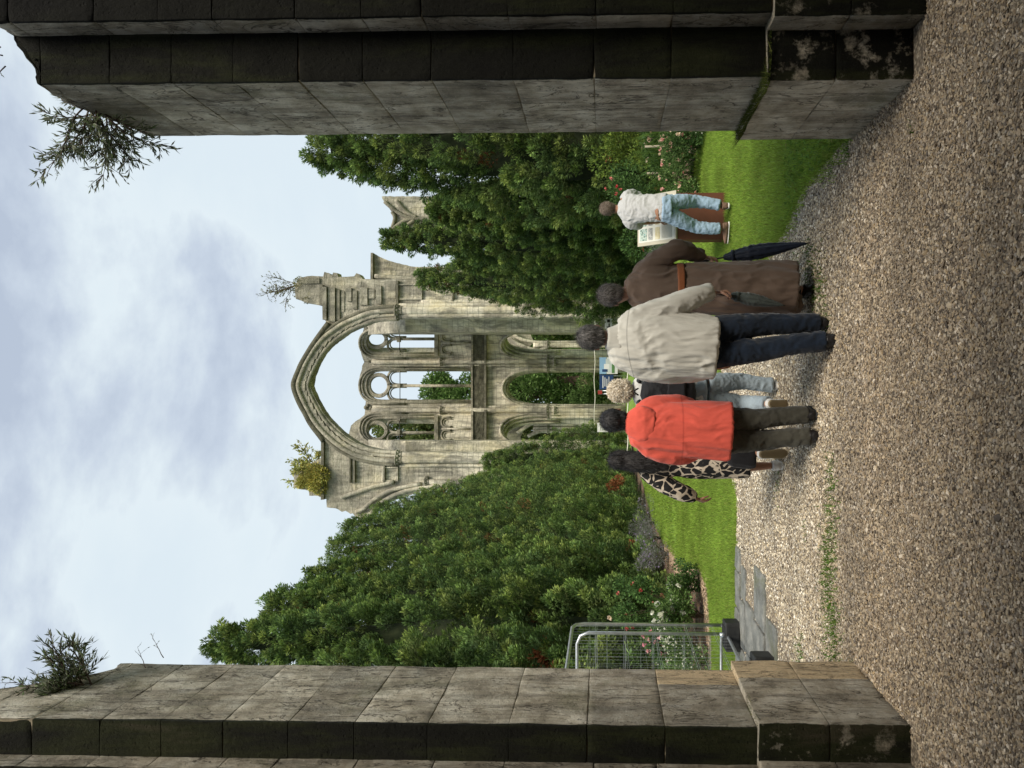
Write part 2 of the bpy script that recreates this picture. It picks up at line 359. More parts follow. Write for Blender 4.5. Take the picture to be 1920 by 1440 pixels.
IV = np.array([v.co[:] for v in _bm.verts]); IF = np.array([[v.index for v in f.verts] for f in _bm.faces]); _bm.free()
def stones(name, pos, size, mat_, flat=0.55, colfn=None, z=0.0, **k):
    n = len(pos); nv = len(IV)
    V = IV[None] * (1 + RS.uniform(-.38, .38, (n, nv, 1)))
    sc = np.stack([size * RS.uniform(.7, 1.45, n), size * RS.uniform(.55, 1.0, n), size * flat * RS.uniform(.6, 1.2, n)], 1)
    V = V * sc[:, None]
    a = RS.uniform(0, 6.28, n); t = RS.normal(0, .3, n)
    ca, sa, ct, st = np.cos(a), np.sin(a), np.cos(t), np.sin(t)
    x, y, zz = V[..., 0], V[..., 1], V[..., 2]
    x, zz = x * ct[:, None] - zz * st[:, None], x * st[:, None] + zz * ct[:, None]
    x, y = x * ca[:, None] - y * sa[:, None], x * sa[:, None] + y * ca[:, None]
    V = np.stack([x + pos[:, 0, None], y + pos[:, 1, None], zz + z + (size * 0.25)[:, None]], -1).reshape(-1, 3)
    Fc = (IF[None] + (np.arange(n) * nv)[:, None, None]).reshape(-1, 3)
    col = np.repeat(colfn(pos, n), nv, axis=0)
    return mobj(name, V, Fc, mat_, None, False, col=col, **k)
pal = np.array([(0.45, 0.38, 0.275), (0.60, 0.53, 0.39), (0.26, 0.215, 0.155), (0.78, 0.73, 0.61), (0.37, 0.325, 0.25), (0.13, 0.11, 0.085), (0.48, 0.39, 0.245), (0.41, 0.38, 0.33)])
def gcol(pos, n):
    c = pal[RS.choice(len(pal), n, p=[.22, .18, .15, .08, .12, .08, .09, .08])] * RS.uniform(.75, 1.2, (n, 1))
    m = fbm(np.concatenate([pos * 0.9, np.zeros((n, 1))], 1), 3)
    near = np.clip((6.2 - pos[:, 1]) / 1.6, 0, 1)       # foreground shade put into the gravel colour
    return c * (1 - 0.14 * np.clip(m, 0, 1)[:, None]) * 1.05 * (1 - near[:, None] * np.array((0.22, 0.29, 0.35))) * (1 - .35 * np.clip(fbm(np.concatenate([pos * np.array((.35, 1.5)), np.ones((n, 1))], 1), 3), 0, 1)[:, None])
M_gst = colmat('gravel_stone', 0.62, 0.4)
P1 = scatter(80000, -2.6, 2.6, 2.3, 4.4); P2 = scatter(46000, -3.0, 2.6, 4.4, 6.4); P3 = scatter(36000, -4.0, 2.4, 6.4, 9.3); P4 = scatter(9000, -1.4, 1.4, 9.3, 13)
GP = np.concatenate([P1, P2, P3, P4]); sz = np.concatenate([RS.uniform(.004, .0108, len(P1)), RS.uniform(.0055, .0125, len(P2)), RS.uniform(.007, .0135, len(P3)), RS.uniform(.009, .016, len(P4))])
big = RS.rand(len(sz)) < 0.02; sz[big] *= 1.6
keep = ~inside(GP, lawnR) & ~inside(GP, lawnL) & ~(inside(GP, slabpoly) & (RS.rand(len(GP)) > 0.30)) & ~((GP[:, 0] > 1.6) & (GP[:, 1] > 3.8)) & ~((GP[:, 0] < -1.85) & (GP[:, 1] > 3.85) & (GP[:, 1] < 4.85))
spill = (RS.rand(len(GP)) < .0)
tag(stones('gravel', GP[keep], sz[keep], M_gst, colfn=gcol), 'loose beige and brown gravel covering the court and path', 'gravel', kind='stuff')
# mulch chips along the bed edges, as loose pieces
mp_ = []
for poly, sx_ in ((lawnR, 1), (lawnL, -1)):
    edge = [(12, 11), (7.5, 11.2), (4.6, 12.0), (4.0, 13.4), (4.1, 15), (4.4, 22)] if sx_ > 0 else [(-14, 11.2), (-9, 11.2), (-4.0, 11.25), (-3.2, 11.7), (-3.12, 12.6), (-3.5, 14.2), (-3.9, 15.8), (-4.0, 17.5), (-4.3, 20)]
    for (a, b_) in zip(edge[:-1], edge[1:]):
        L = math.dist(a, b_)
        for k in range(int(L * 260)):
            t = rnd.random(); mp_.append((a[0] + (b_[0] - a[0]) * t + rnd.gauss(0, .12) + .15 * sx_, a[1] + (b_[1] - a[1]) * t + abs(rnd.gauss(0, .25))))
mp_ = np.array(mp_)
def mcol(pos, n): return np.array((0.40, 0.29, 0.19)) * RS.uniform(.35, 1.2, (n, 1))
tag(stones('mulch', mp_, RS.uniform(.012, .03, len(mp_)), M_gst, .35, mcol), 'pale brown bark chips edging the flower beds', 'mulch', kind='stuff')
# ---- paving slabs by the fence
def edgegrid(n, e):
    e = min(.3, e * 1.3); return np.concatenate([[-1, -1 + e * .4], np.linspace(-1 + e, 1 - e, max(2, n - 1)), [1 - e * .4, 1]])
def rbox(c, h, r=0.02, n=(8, 8, 3), amp=0.004, freq=6, rz=0, ero=0.0, seed=0.0):
    """rounded, worn block: returns welded verts, quads"""
    h = np.array(h, float); c = np.array(c, float); Vs = []; Fs = []; off = 0
    for ax in range(3):
        u, w = [k for k in range(3) if k != ax]
        for sg in (-1, 1):
            gu = edgegrid(n[u], r / h[u]); gw = edgegrid(n[w], r / h[w])
            A, B = np.meshgrid(gu, gw, indexing='ij'); P = np.zeros((A.size, 3)); P[:, u] = A.ravel() * h[u]; P[:, w] = B.ravel() * h[w]; P[:, ax] = sg * h[ax]
            idx = np.arange(A.size).reshape(A.shape)
            q = np.stack([idx[:-1, :-1], idx[1:, :-1], idx[1:, 1:], idx[:-1, 1:]], -1).reshape(-1, 4)
            flip = (sg < 0) ^ (ax == 1)
            if flip: q = q[:, ::-1]
            Vs.append(P); Fs.append(q + off); off += len(P)
    P = np.concatenate(Vs); Fq = np.concatenate(Fs)
    key = np.round(P / 1e-5).astype(np.int64); _, first, inv = np.unique(key, axis=0, return_index=True, return_inverse=True)
    P = P[first]; Fq = inv.ravel()[Fq]
    W_ = P + c + seed
    rr = np.clip(r * (1 + 0.9 * pn(W_ * 5.0)) + ero * np.clip(fbm(W_ * 3.0, 3), 0, 1), 0.002, min(h) * 0.9)[:, None]
    q = np.clip(P, -(h - rr), (h - rr)); d = P - q; L = np.linalg.norm(d, axis=1, keepdims=True); P2_ = np.where(L > 1e-9, q + d / np.maximum(L, 1e-9) * rr, P)
    nrm = P / h; nrm = np.where(np.abs(nrm) > 0.999, np.sign(nrm), 0); nl = np.linalg.norm(nrm, axis=1, keepdims=True); nrm = nrm / np.maximum(nl, 1)
    P2_ = P2_ + nrm * (amp * np.maximum(fbm(W_ * freq, 4), -.7))[:, None]
    M = np.array(Matrix.Rotation(rz, 3, 'Z')); return P2_ @ M.T + c, Fq
class B_:
    def __init__(s): s.V = []; s.F = []; s.C = []; s.n = 0
    def add(s, V, Fq, col): s.V.append(V); s.F.append(Fq + s.n); s.C.append(col if np.ndim(col) == 2 else np.tile(col, (len(V), 1))); s.n += len(V)
    def build(s, name, m, parent=None, **k): return mobj(name, np.concatenate(s.V), np.concatenate(s.F), m, parent, True, col=np.concatenate(s.C), **k)
def _slab(nt, b):
    v = obvec(nt); c = ramp(nt, noise(nt, 4, 7, v, 0.7), [(0.3, (0.09, 0.092, 0.08)), (0.52, (0.20, 0.205, 0.19)), (0.72, (0.36, 0.35, 0.31))])
    c = mix(nt, ramp(nt, noise(nt, 1.7, 6, v, 0.75, 0.5), [(0.5, g1(0)), (0.66, g1(0.7))]), c, (0.12, 0.13, 0.06)); BC(nt, b, c)
    bump(nt, b, noise(nt, 18, 7, v, 0.75), 1.0, 0.04)
M_slab = mat('slate_slab', rough=0.55, build=_slab, spec=0.5)
sl = B_()
rows = [(9.12, 8.82), (8.80, 8.50), (8.48, 8.02), (8.0, 7.45), (7.43, 6.95), (6.93, 6.45)]
for (y1_, y0_) in rows:
    x = -1.80 - rnd.random() * .2
    while x > -6:
        w = rnd.uniform(.22, .62); xm = x - w / 2
        if inside(np.array([(xm + w * .3, (y0_ + y1_) / 2)]), slabpoly)[0]:
            V, Fq = rbox((xm, (y0_ + y1_) / 2, rnd.uniform(-.014, .006)), (w / 2 - .012, (y1_ - y0_) / 2 - .012, .03), .012, (14, 12, 2), .008, 6, rnd.gauss(0, .03), 0.05)
            sl.add(V, Fq, (rnd.random(),) * 3)
        x -= w
o = sl.build('paving', M_slab); tag(o, 'worn grey stone slabs set in the gravel beside the fence feet', 'paving')
o['kind'] = 'structure'
# ---- grass
def blades(pos, h, w, lean, col, z=0.0, seg=1):
    n = len(pos); a = RS.uniform(0, 6.28, n); dx, dy = np.cos(a), np.sin(a); la = RS.uniform(0, 6.28, n); ll = h * lean * RS.rand(n)
    p0 = np.stack([pos[:, 0] - dx * w / 2, pos[:, 1] - dy * w / 2, np.full(n, z)], 1); p1 = np.stack([pos[:, 0] + dx * w / 2, pos[:, 1] + dy * w / 2, np.full(n, z)], 1)
    p2 = np.stack([pos[:, 0] + np.cos(la) * ll, pos[:, 1] + np.sin(la) * ll, h + z], 1)
    V = np.stack([p0, p1, p2], 1).reshape(-1, 3); return V, np.arange(3 * n).reshape(-1, 3), np.repeat(col, 3, axis=0)
def gcols(pos, n, base=(0.27, 0.39, 0.065)):
    m = fbm(np.concatenate([pos * 1.1, np.zeros((n, 1))], 1), 3)[:, None]
    c = np.array(base) * RS.uniform(.55, 1.35, (n, 1)) * (1 + .3 * m); y = RS.rand(n) < .10; c[y] = np.array((0.27, 0.29, 0.075)) * RS.uniform(.6, 1.2, (y.sum(), 1)); return np.clip(c, .005, 1)
def grass(n, x0, x1, y0, y1, polys, h, w, name, label):
    P = scatter(n, x0, x1, y0, y1); k = np.zeros(n, bool)
    for p in polys: k |= inside(P, p)
    P = P[k]; hh = RS.uniform(.6, 1.5, len(P)) * h
    V, Fq, c = blades(P, hh, w * RS.uniform(.7, 1.4, len(P)), .7, gcols(P, len(P)))
    return tag(mobj(name, V, Fq, M_blade, None, False, col=c), label, 'grass', kind='stuff')
grass(210000, 1.1, 6.2, 4.84, 12.5, [lawnR], .035, .006, 'grass', 'bright green lawn between the right pillar and the information board')
grass(150000, -6.0, -1.2, 9.1, 16.5, [lawnL], .035, .008, 'grass', 'bright green lawn strip behind the wire fence')
grass(90000, -5, 4.6, 12, 30, [lawnR, lawnL], .05, .018, 'grass', 'far lawn strips flanking the path towards the ruin')
# weeds growing through the gravel
wp = []
def weed(x, y, r, n):
    for _ in range(int(n * .62)): wp.append((x + rnd.gauss(0, r), y + rnd.gauss(0, r * .6)))
for (px, py, r, n) in [(1560, 880, .10, 110), (1562, 930, .14, 200), (1560, 1000, .16, 320), (1555, 1050, .15, 420), (1552, 1090, .14, 320), (1560, 1140, .14, 240), (1568, 1180, .15, 340), (1560, 1225, .18, 300), (1500, 1235, .1, 100), (1505, 1205, .07, 60), (1535, 560, .16, 260), (1540, 520, .14, 200), (1518, 490, .14, 240), (1495, 500, .1, 120), (1550, 590, .08, 80), (1512, 1000, .05, 25), (1710, 240, .03, 14), (1400, 690, .1, 60), (1440, 735, .1, 60), (1600, 1252, .06, 60), (1700, 1385, .03, 20), (1460, 900, .1, 60), (1590, 270, .07, 150), (1560, 310, .06, 110)]:
    q = at(px, py, 5); D = CAMH / (CAMH - q.z) * 5; q = at(px, py, D); weed(q.x, q.y, r, n)
wp = np.array(wp); V, Fq, c = blades(wp, RS.uniform(.012, .04, len(wp)), RS.uniform(.005, .011, len(wp)), 1.4, gcols(wp, len(wp), (0.10, 0.20, .025)), 0.004)
tag(mobj('weeds', V, Fq, M_blade, None, False, col=c), 'sparse green weeds growing through the gravel', 'weeds', kind='stuff')
ep = []
for (a, b_) in list(zip(lawnR[:7], lawnR[1:8])) + [((-1.36, 9.16), (-2.6, 9.16)), ((-2.6, 9.16), (-6, 9.16)), ((-1.36, 9.16), (-1.1, 9.8))]:
    L = math.dist(a, b_); nx, ny = -(b_[1] - a[1]) / L, (b_[0] - a[0]) / L
    for k in range(int(L * 900)):
        t = rnd.random(); c0 = .5 + .5 * math.sin(9 * (a[0] + (b_[0] - a[0]) * t) + 7 * (a[1] + (b_[1] - a[1]) * t)); d = rnd.gauss(0, .03 + .06 * c0); ep.append((a[0] + (b_[0] - a[0]) * t + nx * d, a[1] + (b_[1] - a[1]) * t + ny * d))
ep = np.array(ep); V, Fq, c = blades(ep, RS.uniform(.015, .06, len(ep)), RS.uniform(.004, .009, len(ep)), 1.0, gcols(ep, len(ep)), 0.002)
tag(mobj('edge_grass', V, Fq, M_blade, None, False, col=c), 'ragged grass fringe spilling over the lawn edges onto the gravel', 'grass', kind='stuff')
# clover-like broad leaves at the lawn's edge by the right pillar
cp = scatter(1500, 1.35, 2.4, 4.9, 6.6); cp = cp[inside(cp, lawnR)]
def leafcards(P, D_, U_, L, Wd, col, fold=0.0):
    """kite leaves: P base, D_ direction, U_ side; arrays"""
    a = P; b1 = P + D_ * (L * .45)[:, None] + U_ * (Wd * .5)[:, None]; b2 = P + D_ * (L * .45)[:, None] - U_ * (Wd * .5)[:, None]; t = P + D_ * L[:, None]
    V = np.stack([a, b1, t, b2], 1).reshape(-1, 3); return V, np.arange(len(V)).reshape(-1, 4), np.repeat(col, 4, axis=0)
def unit(a): return a / np.maximum(np.linalg.norm(a, axis=-1, keepdims=True), 1e-9)
n = len(cp); Pb = np.concatenate([cp, RS.uniform(.01, .03, (n, 1))], 1); Dv = unit(RS.normal(0, 1, (n, 3)) * (1, 1, .4)); Uv = unit(np.cross(Dv, RS.normal(0, .3, (n, 3)) + (0, 0, 1)))
V, Fq, c = leafcards(Pb, Dv, Uv, RS.uniform(.02, .05, n), RS.uniform(.015, .035, n), gcols(cp, n, (.13, .24, .04)))
tag(mobj('clover', V, Fq, M_blade, None, False, col=c), 'broad clover leaves where the lawn meets the gravel', 'clover', kind='stuff')
# ================================================================ GATE PILLARS (ruined archway close by)
def stain_shade_cols(V, tone, warm, front, sx_, xin):
    """Col per vertex: tone, algae and painted-shade mask (side facing the camera), warm"""
    g = np.zeros(len(V))
    g = np.where(V[:, 1] < front + 0.02, 1.0, 0.0)          # face towards the added hall
    return np.stack([np.full(len(V), tone), g, np.full(len(V), warm)], 1)
def pillar(name, sx_, xin, xstep, yin, yout, yback, zs, label, seed, lean=0.0, topfn=None, warmset=(), plinth_h=0.75, po=0.045):
    """sx_=+1 right, -1 left; xin = |x| of the opening side, xstep = |x| where the outer order begins"""
    root = empty(name, (sx_ * (xin + 1.0), (yin + yback) / 2, 0), label, 'pillar')
    body = B_(); pl = B_(); r_ = random.Random(seed)
    def blk(b, x0, x1, y0, y1, z0, z1, tone, warm, algae_shade, gap=0.0015, ero=0.0, amp=0.004, dens=0.026):
        x0, x1 = sx_ * x0, sx_ * x1
        if x0 > x1: x0, x1 = x1, x0
        h = ((x1 - x0) / 2 - gap * .5, (y1 - y0) / 2 - gap * .5, (z1 - z0) / 2 - gap * .8)
        c = ((x0 + x1) / 2, (y0 + y1) / 2, (z0 + z1) / 2)
        nn = tuple(max(2, min(40, int(2 * a / dens))) for a in h)
        V, Fq = rbox(c, h, .003, nn, amp, 4.5, 0, ero, seed * 3.1)
        V[:, 0] += sx_ * lean * V[:, 2]
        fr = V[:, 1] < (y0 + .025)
        g = np.where(fr, algae_shade, 0.0); col = np.stack([np.full(len(V), tone), g, np.full(len(V), warm)], 1); b.add(V, Fq, col)  # front faces carry algae and painted shade together
    xo, xf = xstep, xstep + .04
    zj = [z if (k == 0 or abs(z - plinth_h) < .02) else z + r_.uniform(-.05, .05) for k, z in enumerate(zs)]
    for i, (z0, z1) in enumerate(zip(zs[:-1], zs[1:])):
        top = i >= len(zs) - 3
        ero = .05 if i == len(zs) - 2 else (.03 if top else r_.choice((.0, .0, .004, .02)))
        p = po if z1 <= plinth_h + .01 else 0.0
        b = pl if p else body
        for seg in range(1):
            ys = [yin - p, yback + p] if i % 3 else [yin - p, yin + (yback - yin) * r_.uniform(.35, .65), yback + p]
            if (i in warmset): ys = [yin - p, yback - .24, yback + p]
            for k, (ya, yb) in enumerate(zip(ys[:-1], ys[1:])):
                w = 1.0 if (i in warmset and k == len(ys) - 2) else 0.0
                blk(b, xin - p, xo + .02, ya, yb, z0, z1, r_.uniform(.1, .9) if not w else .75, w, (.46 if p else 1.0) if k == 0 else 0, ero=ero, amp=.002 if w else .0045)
        if topfn and z0 > topfn('outer'): continue
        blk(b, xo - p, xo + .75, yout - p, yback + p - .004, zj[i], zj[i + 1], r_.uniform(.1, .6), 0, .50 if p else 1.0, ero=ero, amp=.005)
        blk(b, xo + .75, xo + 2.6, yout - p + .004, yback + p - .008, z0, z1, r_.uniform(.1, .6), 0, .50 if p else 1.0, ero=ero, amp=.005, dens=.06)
    # weathered sloping ledge where the plinth meets the wall
    m = G()
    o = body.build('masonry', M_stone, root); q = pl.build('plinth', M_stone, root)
    core = G()
    zt = zs[-2]
    def cb(x0, x1, y0, y1, z0, z1):
        a, b2 = sorted((sx_ * x0 + sx_ * lean * 2, sx_ * x1 + sx_ * lean * 2)); core.box(((a + b2) / 2, (y0 + y1) / 2, (z0 + z1) / 2), ((b2 - a) / 2, (y1 - y0) / 2, (z1 - z0) / 2))
    cb(xin + .007, xo + .1, yin + .009, yback - .014, plinth_h - .05, zt); cb(xo + .012, xo + 2.58, yout + .012, yback - .02, plinth_h - .05, zt)
    cb(xin - po + .012, xo + .1, yin - po + .012, yback + po - .016, 0, plinth_h - .06); cb(xo - po + .014, xo + 2.58, yout - po + .014, yback + po - .022, 0, plinth_h - .06)
    co = core.build('mortar', M_mortar, root, smooth=False)
    return root
zr = [0, .40, .755, 1.25, 1.66, 2.09, 2.53, 2.90, 3.25, 3.60, 3.94, 4.28, 4.66]
pillar('gate_pillar', 1, 1.625, 1.885, 3.96, 3.80, 4.82, zr + [5.0], 'algae stained, shade-darkened stone gate pillar with a mossy plinth ledge, beside the green lawn', 3,
       topfn=lambda k: 9)
zl = [0, .42, .79, 1.28, 1.70, 2.12, 2.56, 2.96, 3.32, 3.68, 4.02, 4.36, 4.74, 5.1, 5.5]
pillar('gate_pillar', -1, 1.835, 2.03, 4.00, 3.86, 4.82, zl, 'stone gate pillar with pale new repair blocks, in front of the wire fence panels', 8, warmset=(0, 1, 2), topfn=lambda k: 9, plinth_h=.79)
# shape the broken tops: lower every top vertex under a sloping, ragged surface
def shear_top(root, fn):
    for o in root.children:
        me = o.data; n = len(me.vertices); co = np.empty(n * 3, np.float32); me.vertices.foreach_get('co', co); co = co.reshape(-1, 3)
        Wc = co + np.array(root.location); lim = fn(Wc) + .05 * fbm(Wc * 4.0, 4) + .03 * pn(Wc * 11)
        if o.name.startswith('mortar'): lim -= .05
        co[:, 2] = np.minimum(co[:, 2], lim); me.vertices.foreach_set('co', co.ravel()); me.update()
rootsP = [o for o in C.objects if o.name.startswith('gate_pillar')]
def topR(P):   # right: flat break, slightly higher outwards, with a bite at the back corner
    return 4.66 + .35 * np.clip((P[:, 0] - 1.72) / .4, 0, 1) - .10 * np.clip((P[:, 1] - 4.45) / .37, 0, 1)
def topL(P):
    return 5.45 - .72 * np.clip((P[:, 1] - 4.32) / .38, 0, 1) ** .8
shear_top(rootsP[0], topR); shear_top(rootsP[1], topL)
# the rubble the break left on top
def rubble(root, pts, nm='rubble'):
    b = B_()
    for (x, y, z, s) in pts:
        V, Fq = rbox((x, y, z), (s, s * rnd.uniform(.6, 1), s * rnd.uniform(.35, .6)), s * .4, (8, 8, 6), s * .16, 8, rnd.uniform(0, 3), .03, rnd.random() * 9); b.add(V, Fq, (rnd.uniform(.1, .5), .35, 0))
    return b.build(nm, M_stone, root)
rubble(rootsP[0], [(1.75 + rnd.random() * .9, 4.3 + rnd.random() * .4, 4.64 + .2 * rnd.random(), rnd.uniform(.05, .12)) for _ in range(14)])
rubble(rootsP[1], [(-1.9 - rnd.random() * .5, 4.0 + rnd.random() * .3, 5.42, rnd.uniform(.06, .12)) for _ in range(8)] + [(-1.95 - rnd.random() * .3, 4.6 + rnd.random() * .15, 4.76, rnd.uniform(.04, .08)) for _ in range(6)])
# moss and grass on the right plinth ledge
def moss(root, n, x0, x1, y0, y1, z, h, nm='moss'):
    P = scatter(n, x0, x1, y0, y1); V, Fq, c = blades(P, RS.uniform(.3, 1.2, n) * h, RS.uniform(.004, .009, n), 2.2, gcols(P, n, (.10, .13, .03)) * .8, z)
    V[:, 2] += .01 * pn(V * 9); o = mobj(nm, V, Fq, M_blade, root, False, col=c); return o
moss(rootsP[0], 2600, 1.575, 1.635, 3.92, 4.84, .735, .045); moss(rootsP[0], 500, 1.6, 2.2, 3.90, 3.97, .735, .03)
moss(rootsP[1], 350, -1.86, -1.80, 3.98, 4.3, .77, .03)

# ================================================================ added unseen hall behind and beside the camera, shaped to shade pillars and foreground
hall = empty('shade_hall', (0, -3, 0), 'added unseen hall behind the camera, shading the pillar fronts and foreground', 'shade helper')
def _hall(nt, b): BC(nt, b, ramp(nt, noise(nt, 3, 6, obvec(nt), .7), [(.3, (.04, .036, .028)), (.7, (.13, .115, .09))])); bump(nt, b, noise(nt, 8, 6, obvec(nt)), .6, .04)
M_hall = mat('shade_hall_masonry', rough=.95, build=_hall)
for k in (-5.0, 5.0):
    g = G(); g.box((k, -2.1, 3.6), (.35, 5.9, 3.6)); g.build('shade_side_wall', M_hall, hall, False)
g = G(); g.box((0, -8.2, 3.6), (5.3, .3, 3.6)); g.build('shade_rear_wall', M_hall, hall, False)
g = G(); g.box((0, -4.55, 7.4), (5.4, 4.25, .12)); g.build('shade_ceiling', M_hall, hall, False)

# ================================================================ RUIN
class Plane:
    def __init__(s, p, q):   # p, q: (y_pixel, depth) -> vertical plane through both
        a = at(960, p[0], p[1]); b = at(960, q[0], q[1]); s.o = Vector((a.x, a.y, 0)); d = Vector((b.x - a.x, b.y - a.y, 0)); s.t = d.normalized(); s.n = Vector((s.t.y, -s.t.x, 0))
        if s.n.y < 0: s.n = -s.n   # points away from camera
    def __call__(s, x, y, off=0.0):
        d = ray(x, y); c = Vector((0, 0, CAMH)); k = (s.o - c).dot(s.n) / d.dot(s.n); return c + d * k + s.n * off
class FP(Plane):
    def __init__(s, D): s.o = Vector((0, D, 0)); s.t = Vector((1, 0, 0)); s.n = Vector((0, 1, 0))
def plate(pl, outer, holes, th, off=0.0, jag=0.0, dens=None):
    """masonry slab: outline with holes, traced on its own vertical plane, real thickness; returns verts, faces"""
    loops = [outer] + list(holes); P3 = [[pl(x, y, off) for (x, y) in L] for L in loops]
    flat = [p for L in P3 for p in L]; N0 = len(flat)
    # 2D coords in the plane for tessellation
    T = [[Vector((p.dot(pl.t), p.z, 0)) for p in L] for L in P3]
    tri = tessellate_polygon(T); fl2 = [p for L in T for p in L]
    V = [tuple(p) for p in flat] + [tuple(p + pl.n * th) for p in flat]; Fc = []
    for t in tri:
        Fc.append(tuple(t)); Fc.append(tuple(i + N0 for i in reversed(t)))
    k = 0
    for L in P3:
        m = len(L)
        for i in range(m):
            a, b = k + i, k + (i + 1) % m; Fc.append((a, b, b + N0, a + N0))
        k += m
    return np.array(V), Fc
def fixn(o):
    bm = bmesh.new(); bm.from_mesh(o.data); bmesh.ops.recalc_face_normals(bm, faces=bm.faces); bm.to_mesh(o.data); bm.free(); return o
def dense(a, k=1, jag=0.0):
    """subdivide a polyline and roughen it"""
    o = []
    for i in range(len(a)):
        p, q = a[i], a[(i + 1) % len(a)]
        n = max(1, int(math.dist(p, q) / 4)) if jag else 1
        for j in range(n):
            t = j / n; o.append((p[0] + (q[0] - p[0]) * t + (rnd.uniform(-jag, jag) if jag else 0), p[1] + (q[1] - p[1]) * t + (rnd.uniform(-jag, jag) if jag else 0)))
    return o
def rough(o, amp=.04, cut=.5, soot=0.0):
    """subdivide large faces and displace, so that the masonry edge is worn"""
    bm = bmesh.new(); bm.from_mesh(o.data)
    bmesh.ops.triangulate(bm, faces=[f for f in bm.faces if len(f.verts) > 3])
    for _ in range(6):
        ed = [e for e in bm.edges if e.calc_length() > cut]
        if not ed or len(bm.verts) > 30000: break
        bmesh.ops.subdivide_edges(bm, edges=ed, cuts=1); bmesh.ops.triangulate(bm, faces=[f for f in bm.faces if len(f.verts) > 3])
    bmesh.ops.recalc_face_normals(bm, faces=bm.faces); bm.normal_update()
    P = np.array([v.co[:] for v in bm.verts]); Nn = np.array([v.normal[:] for v in bm.verts]); Pw = P + np.array(parent_loc(o.parent) if o.parent else (0, 0, 0))
    P = P + Nn * (amp * fbm(Pw * 1.7, 4))[:, None]
    for v, p in zip(bm.verts, P): v.co = p
    for f in bm.faces: f.smooth = False
    bm.to_mesh(o.data); bm.free(); setcol(o, soot); return o
def setcol(o, soot):
    me = o.data
    if 'Col' in me.color_attributes: me.color_attributes.remove(me.color_attributes['Col'])
    a = me.color_attributes.new('Col', 'FLOAT_COLOR', 'POINT'); c = np.tile(np.array((soot, 0, 0, 1), np.float32), (len(me.vertices), 1)); a.data.foreach_set('color', c.ravel())
ruin = empty('ruined_church', (0, 52, 0), 'roofless gothic church ruin with a great pointed arch and open tracery windows', 'ruin')
PA = FP(48.0)
right_out = [(552, 545), (553, 533), (564, 520), (585, 517), (605.5, 518), (608, 509.5), (616, 512), (622, 517), (625, 511), (632, 512), (634, 519), (650, 519), (664, 518), (668, 512), (674, 514), (680, 523), (699, 524), (740, 524), (1185, 524)]
left_top = [(604, 823), (604, 842), (605, 856), (596, 862), (579, 870), (575, 880), (552, 887), (551, 914), (566, 918), (579, 920), (580, 929.6), (596, 929.6), (608, 935.7), (612.3, 935.7), (612.3, 951.5), (630, 952.7), (641, 960), (648, 958), (657, 964), (661.4, 962.4), (675, 979.5)]
extr_r = [(600.7, 572.7), (608, 572.7), (608, 595.8), (612, 606), (606, 618), (595.8, 631), (583, 649), (571.5, 668.7), (563, 684), (557, 697.9), (552, 710), (549, 722)]
extr_l = [(549.5, 726), (554.5, 741.6), (562, 759), (571.5, 775.6), (578, 789), (586, 801), (596, 813)]
intr_l = [(585, 724), (588, 733), (593, 743.7), (600, 757), (608, 772), (619, 786), (632, 799.6), (643, 810), (654, 819), (672, 831), (693, 839), (718, 845), (745, 848)]
intr_r = [(745, 597), (715, 600), (697, 605), (683, 611), (669, 616.5), (656.6, 623), (632, 640), (619, 651), (608, 664), (600, 677), (593, 692), (588, 706), (585.5, 718)]
# right pier + arch + left pier, one outline: great arch masonry
outer = [(1185, 524)] + right_out[::-1][1:] + [(554.5, 560.6), (560, 561), (571.5, 566.6)] + extr_r + extr_l + left_top + [(690, 975), (700, 962), (715, 950), (740, 938), (790, 922), (830, 914), (1185, 914), (1185, 848)] + [(x - 3.5 * (x < 700), y) for x, y in intr_l[::-1]] + [(x - 3.5 * (x < 700), y) for x, y in intr_r[::-1]] + [(1185, 597)]
V, Fc = plate(PA, dense(outer, jag=.18), [], .75); o = mobj('great_arch', V, Fc, M_ruin, ruin, False); rough(o, .035, .7)
def curvetube(pl, pts, r, off, seg=8, k=3, name='moulding', parent=None, soot=0.0, close=False, mat_=None):
    P = smoothpath(pts, k); v, f = tube([pl(p[0], p[1], off) for p in P], r, seg); o = mobj(name, v, f, mat_ or M_ruin, parent or ruin, True); setcol(o, soot); return o
arch_c = lambda a, t: [(p[0] + (q[0] - p[0]) * t, p[1] + (q[1] - p[1]) * t) for p, q in a]
ex = [(1000, 582), (745, 582), (715, 584), (690, 588), (668, 597), (645, 607), (627, 619), (610, 632), (594, 650), (581, 670), (571, 690), (564, 708), (560.5, 723), (565, 740), (575, 761), (586, 782), (598, 799), (614, 816), (634, 833), (655, 846), (680, 856), (715, 862), (745, 864), (1000, 864)]
for t, rr, of in ((0, .16, -.14), (9, .11, -.05), (16, .14, .02), (-7, .13, -.12)):
    L = []
    for (x, y) in ex[1:-1]:
        cx, cy = 770, 723
        d = math.hypot(x - cx, y - cy); L.append((x + (cx - x) / d * t, y + (cy - y) / d * t))
    g = G(); P = smoothpath(L, 3); g.tube([PA(p[0], p[1], of) for p in P], rr, 8); o = g.build('arch_moulding', M_ruin, ruin); setcol(o, .0 if t >= 0 else .7)
hood = [(615, 607), (606, 619), (596.5, 632), (584, 650), (572.5, 669), (564, 684), (558, 698), (553, 710), (550, 723), (555, 741), (563, 759), (572, 775), (579, 789), (587, 801), (598, 815), (606, 826)]
curvetube(PA, [(p[0] + 2.5, p[1]) for p in hood], .20, -.13, 8, 3, 'hood_moulding', soot=.95)
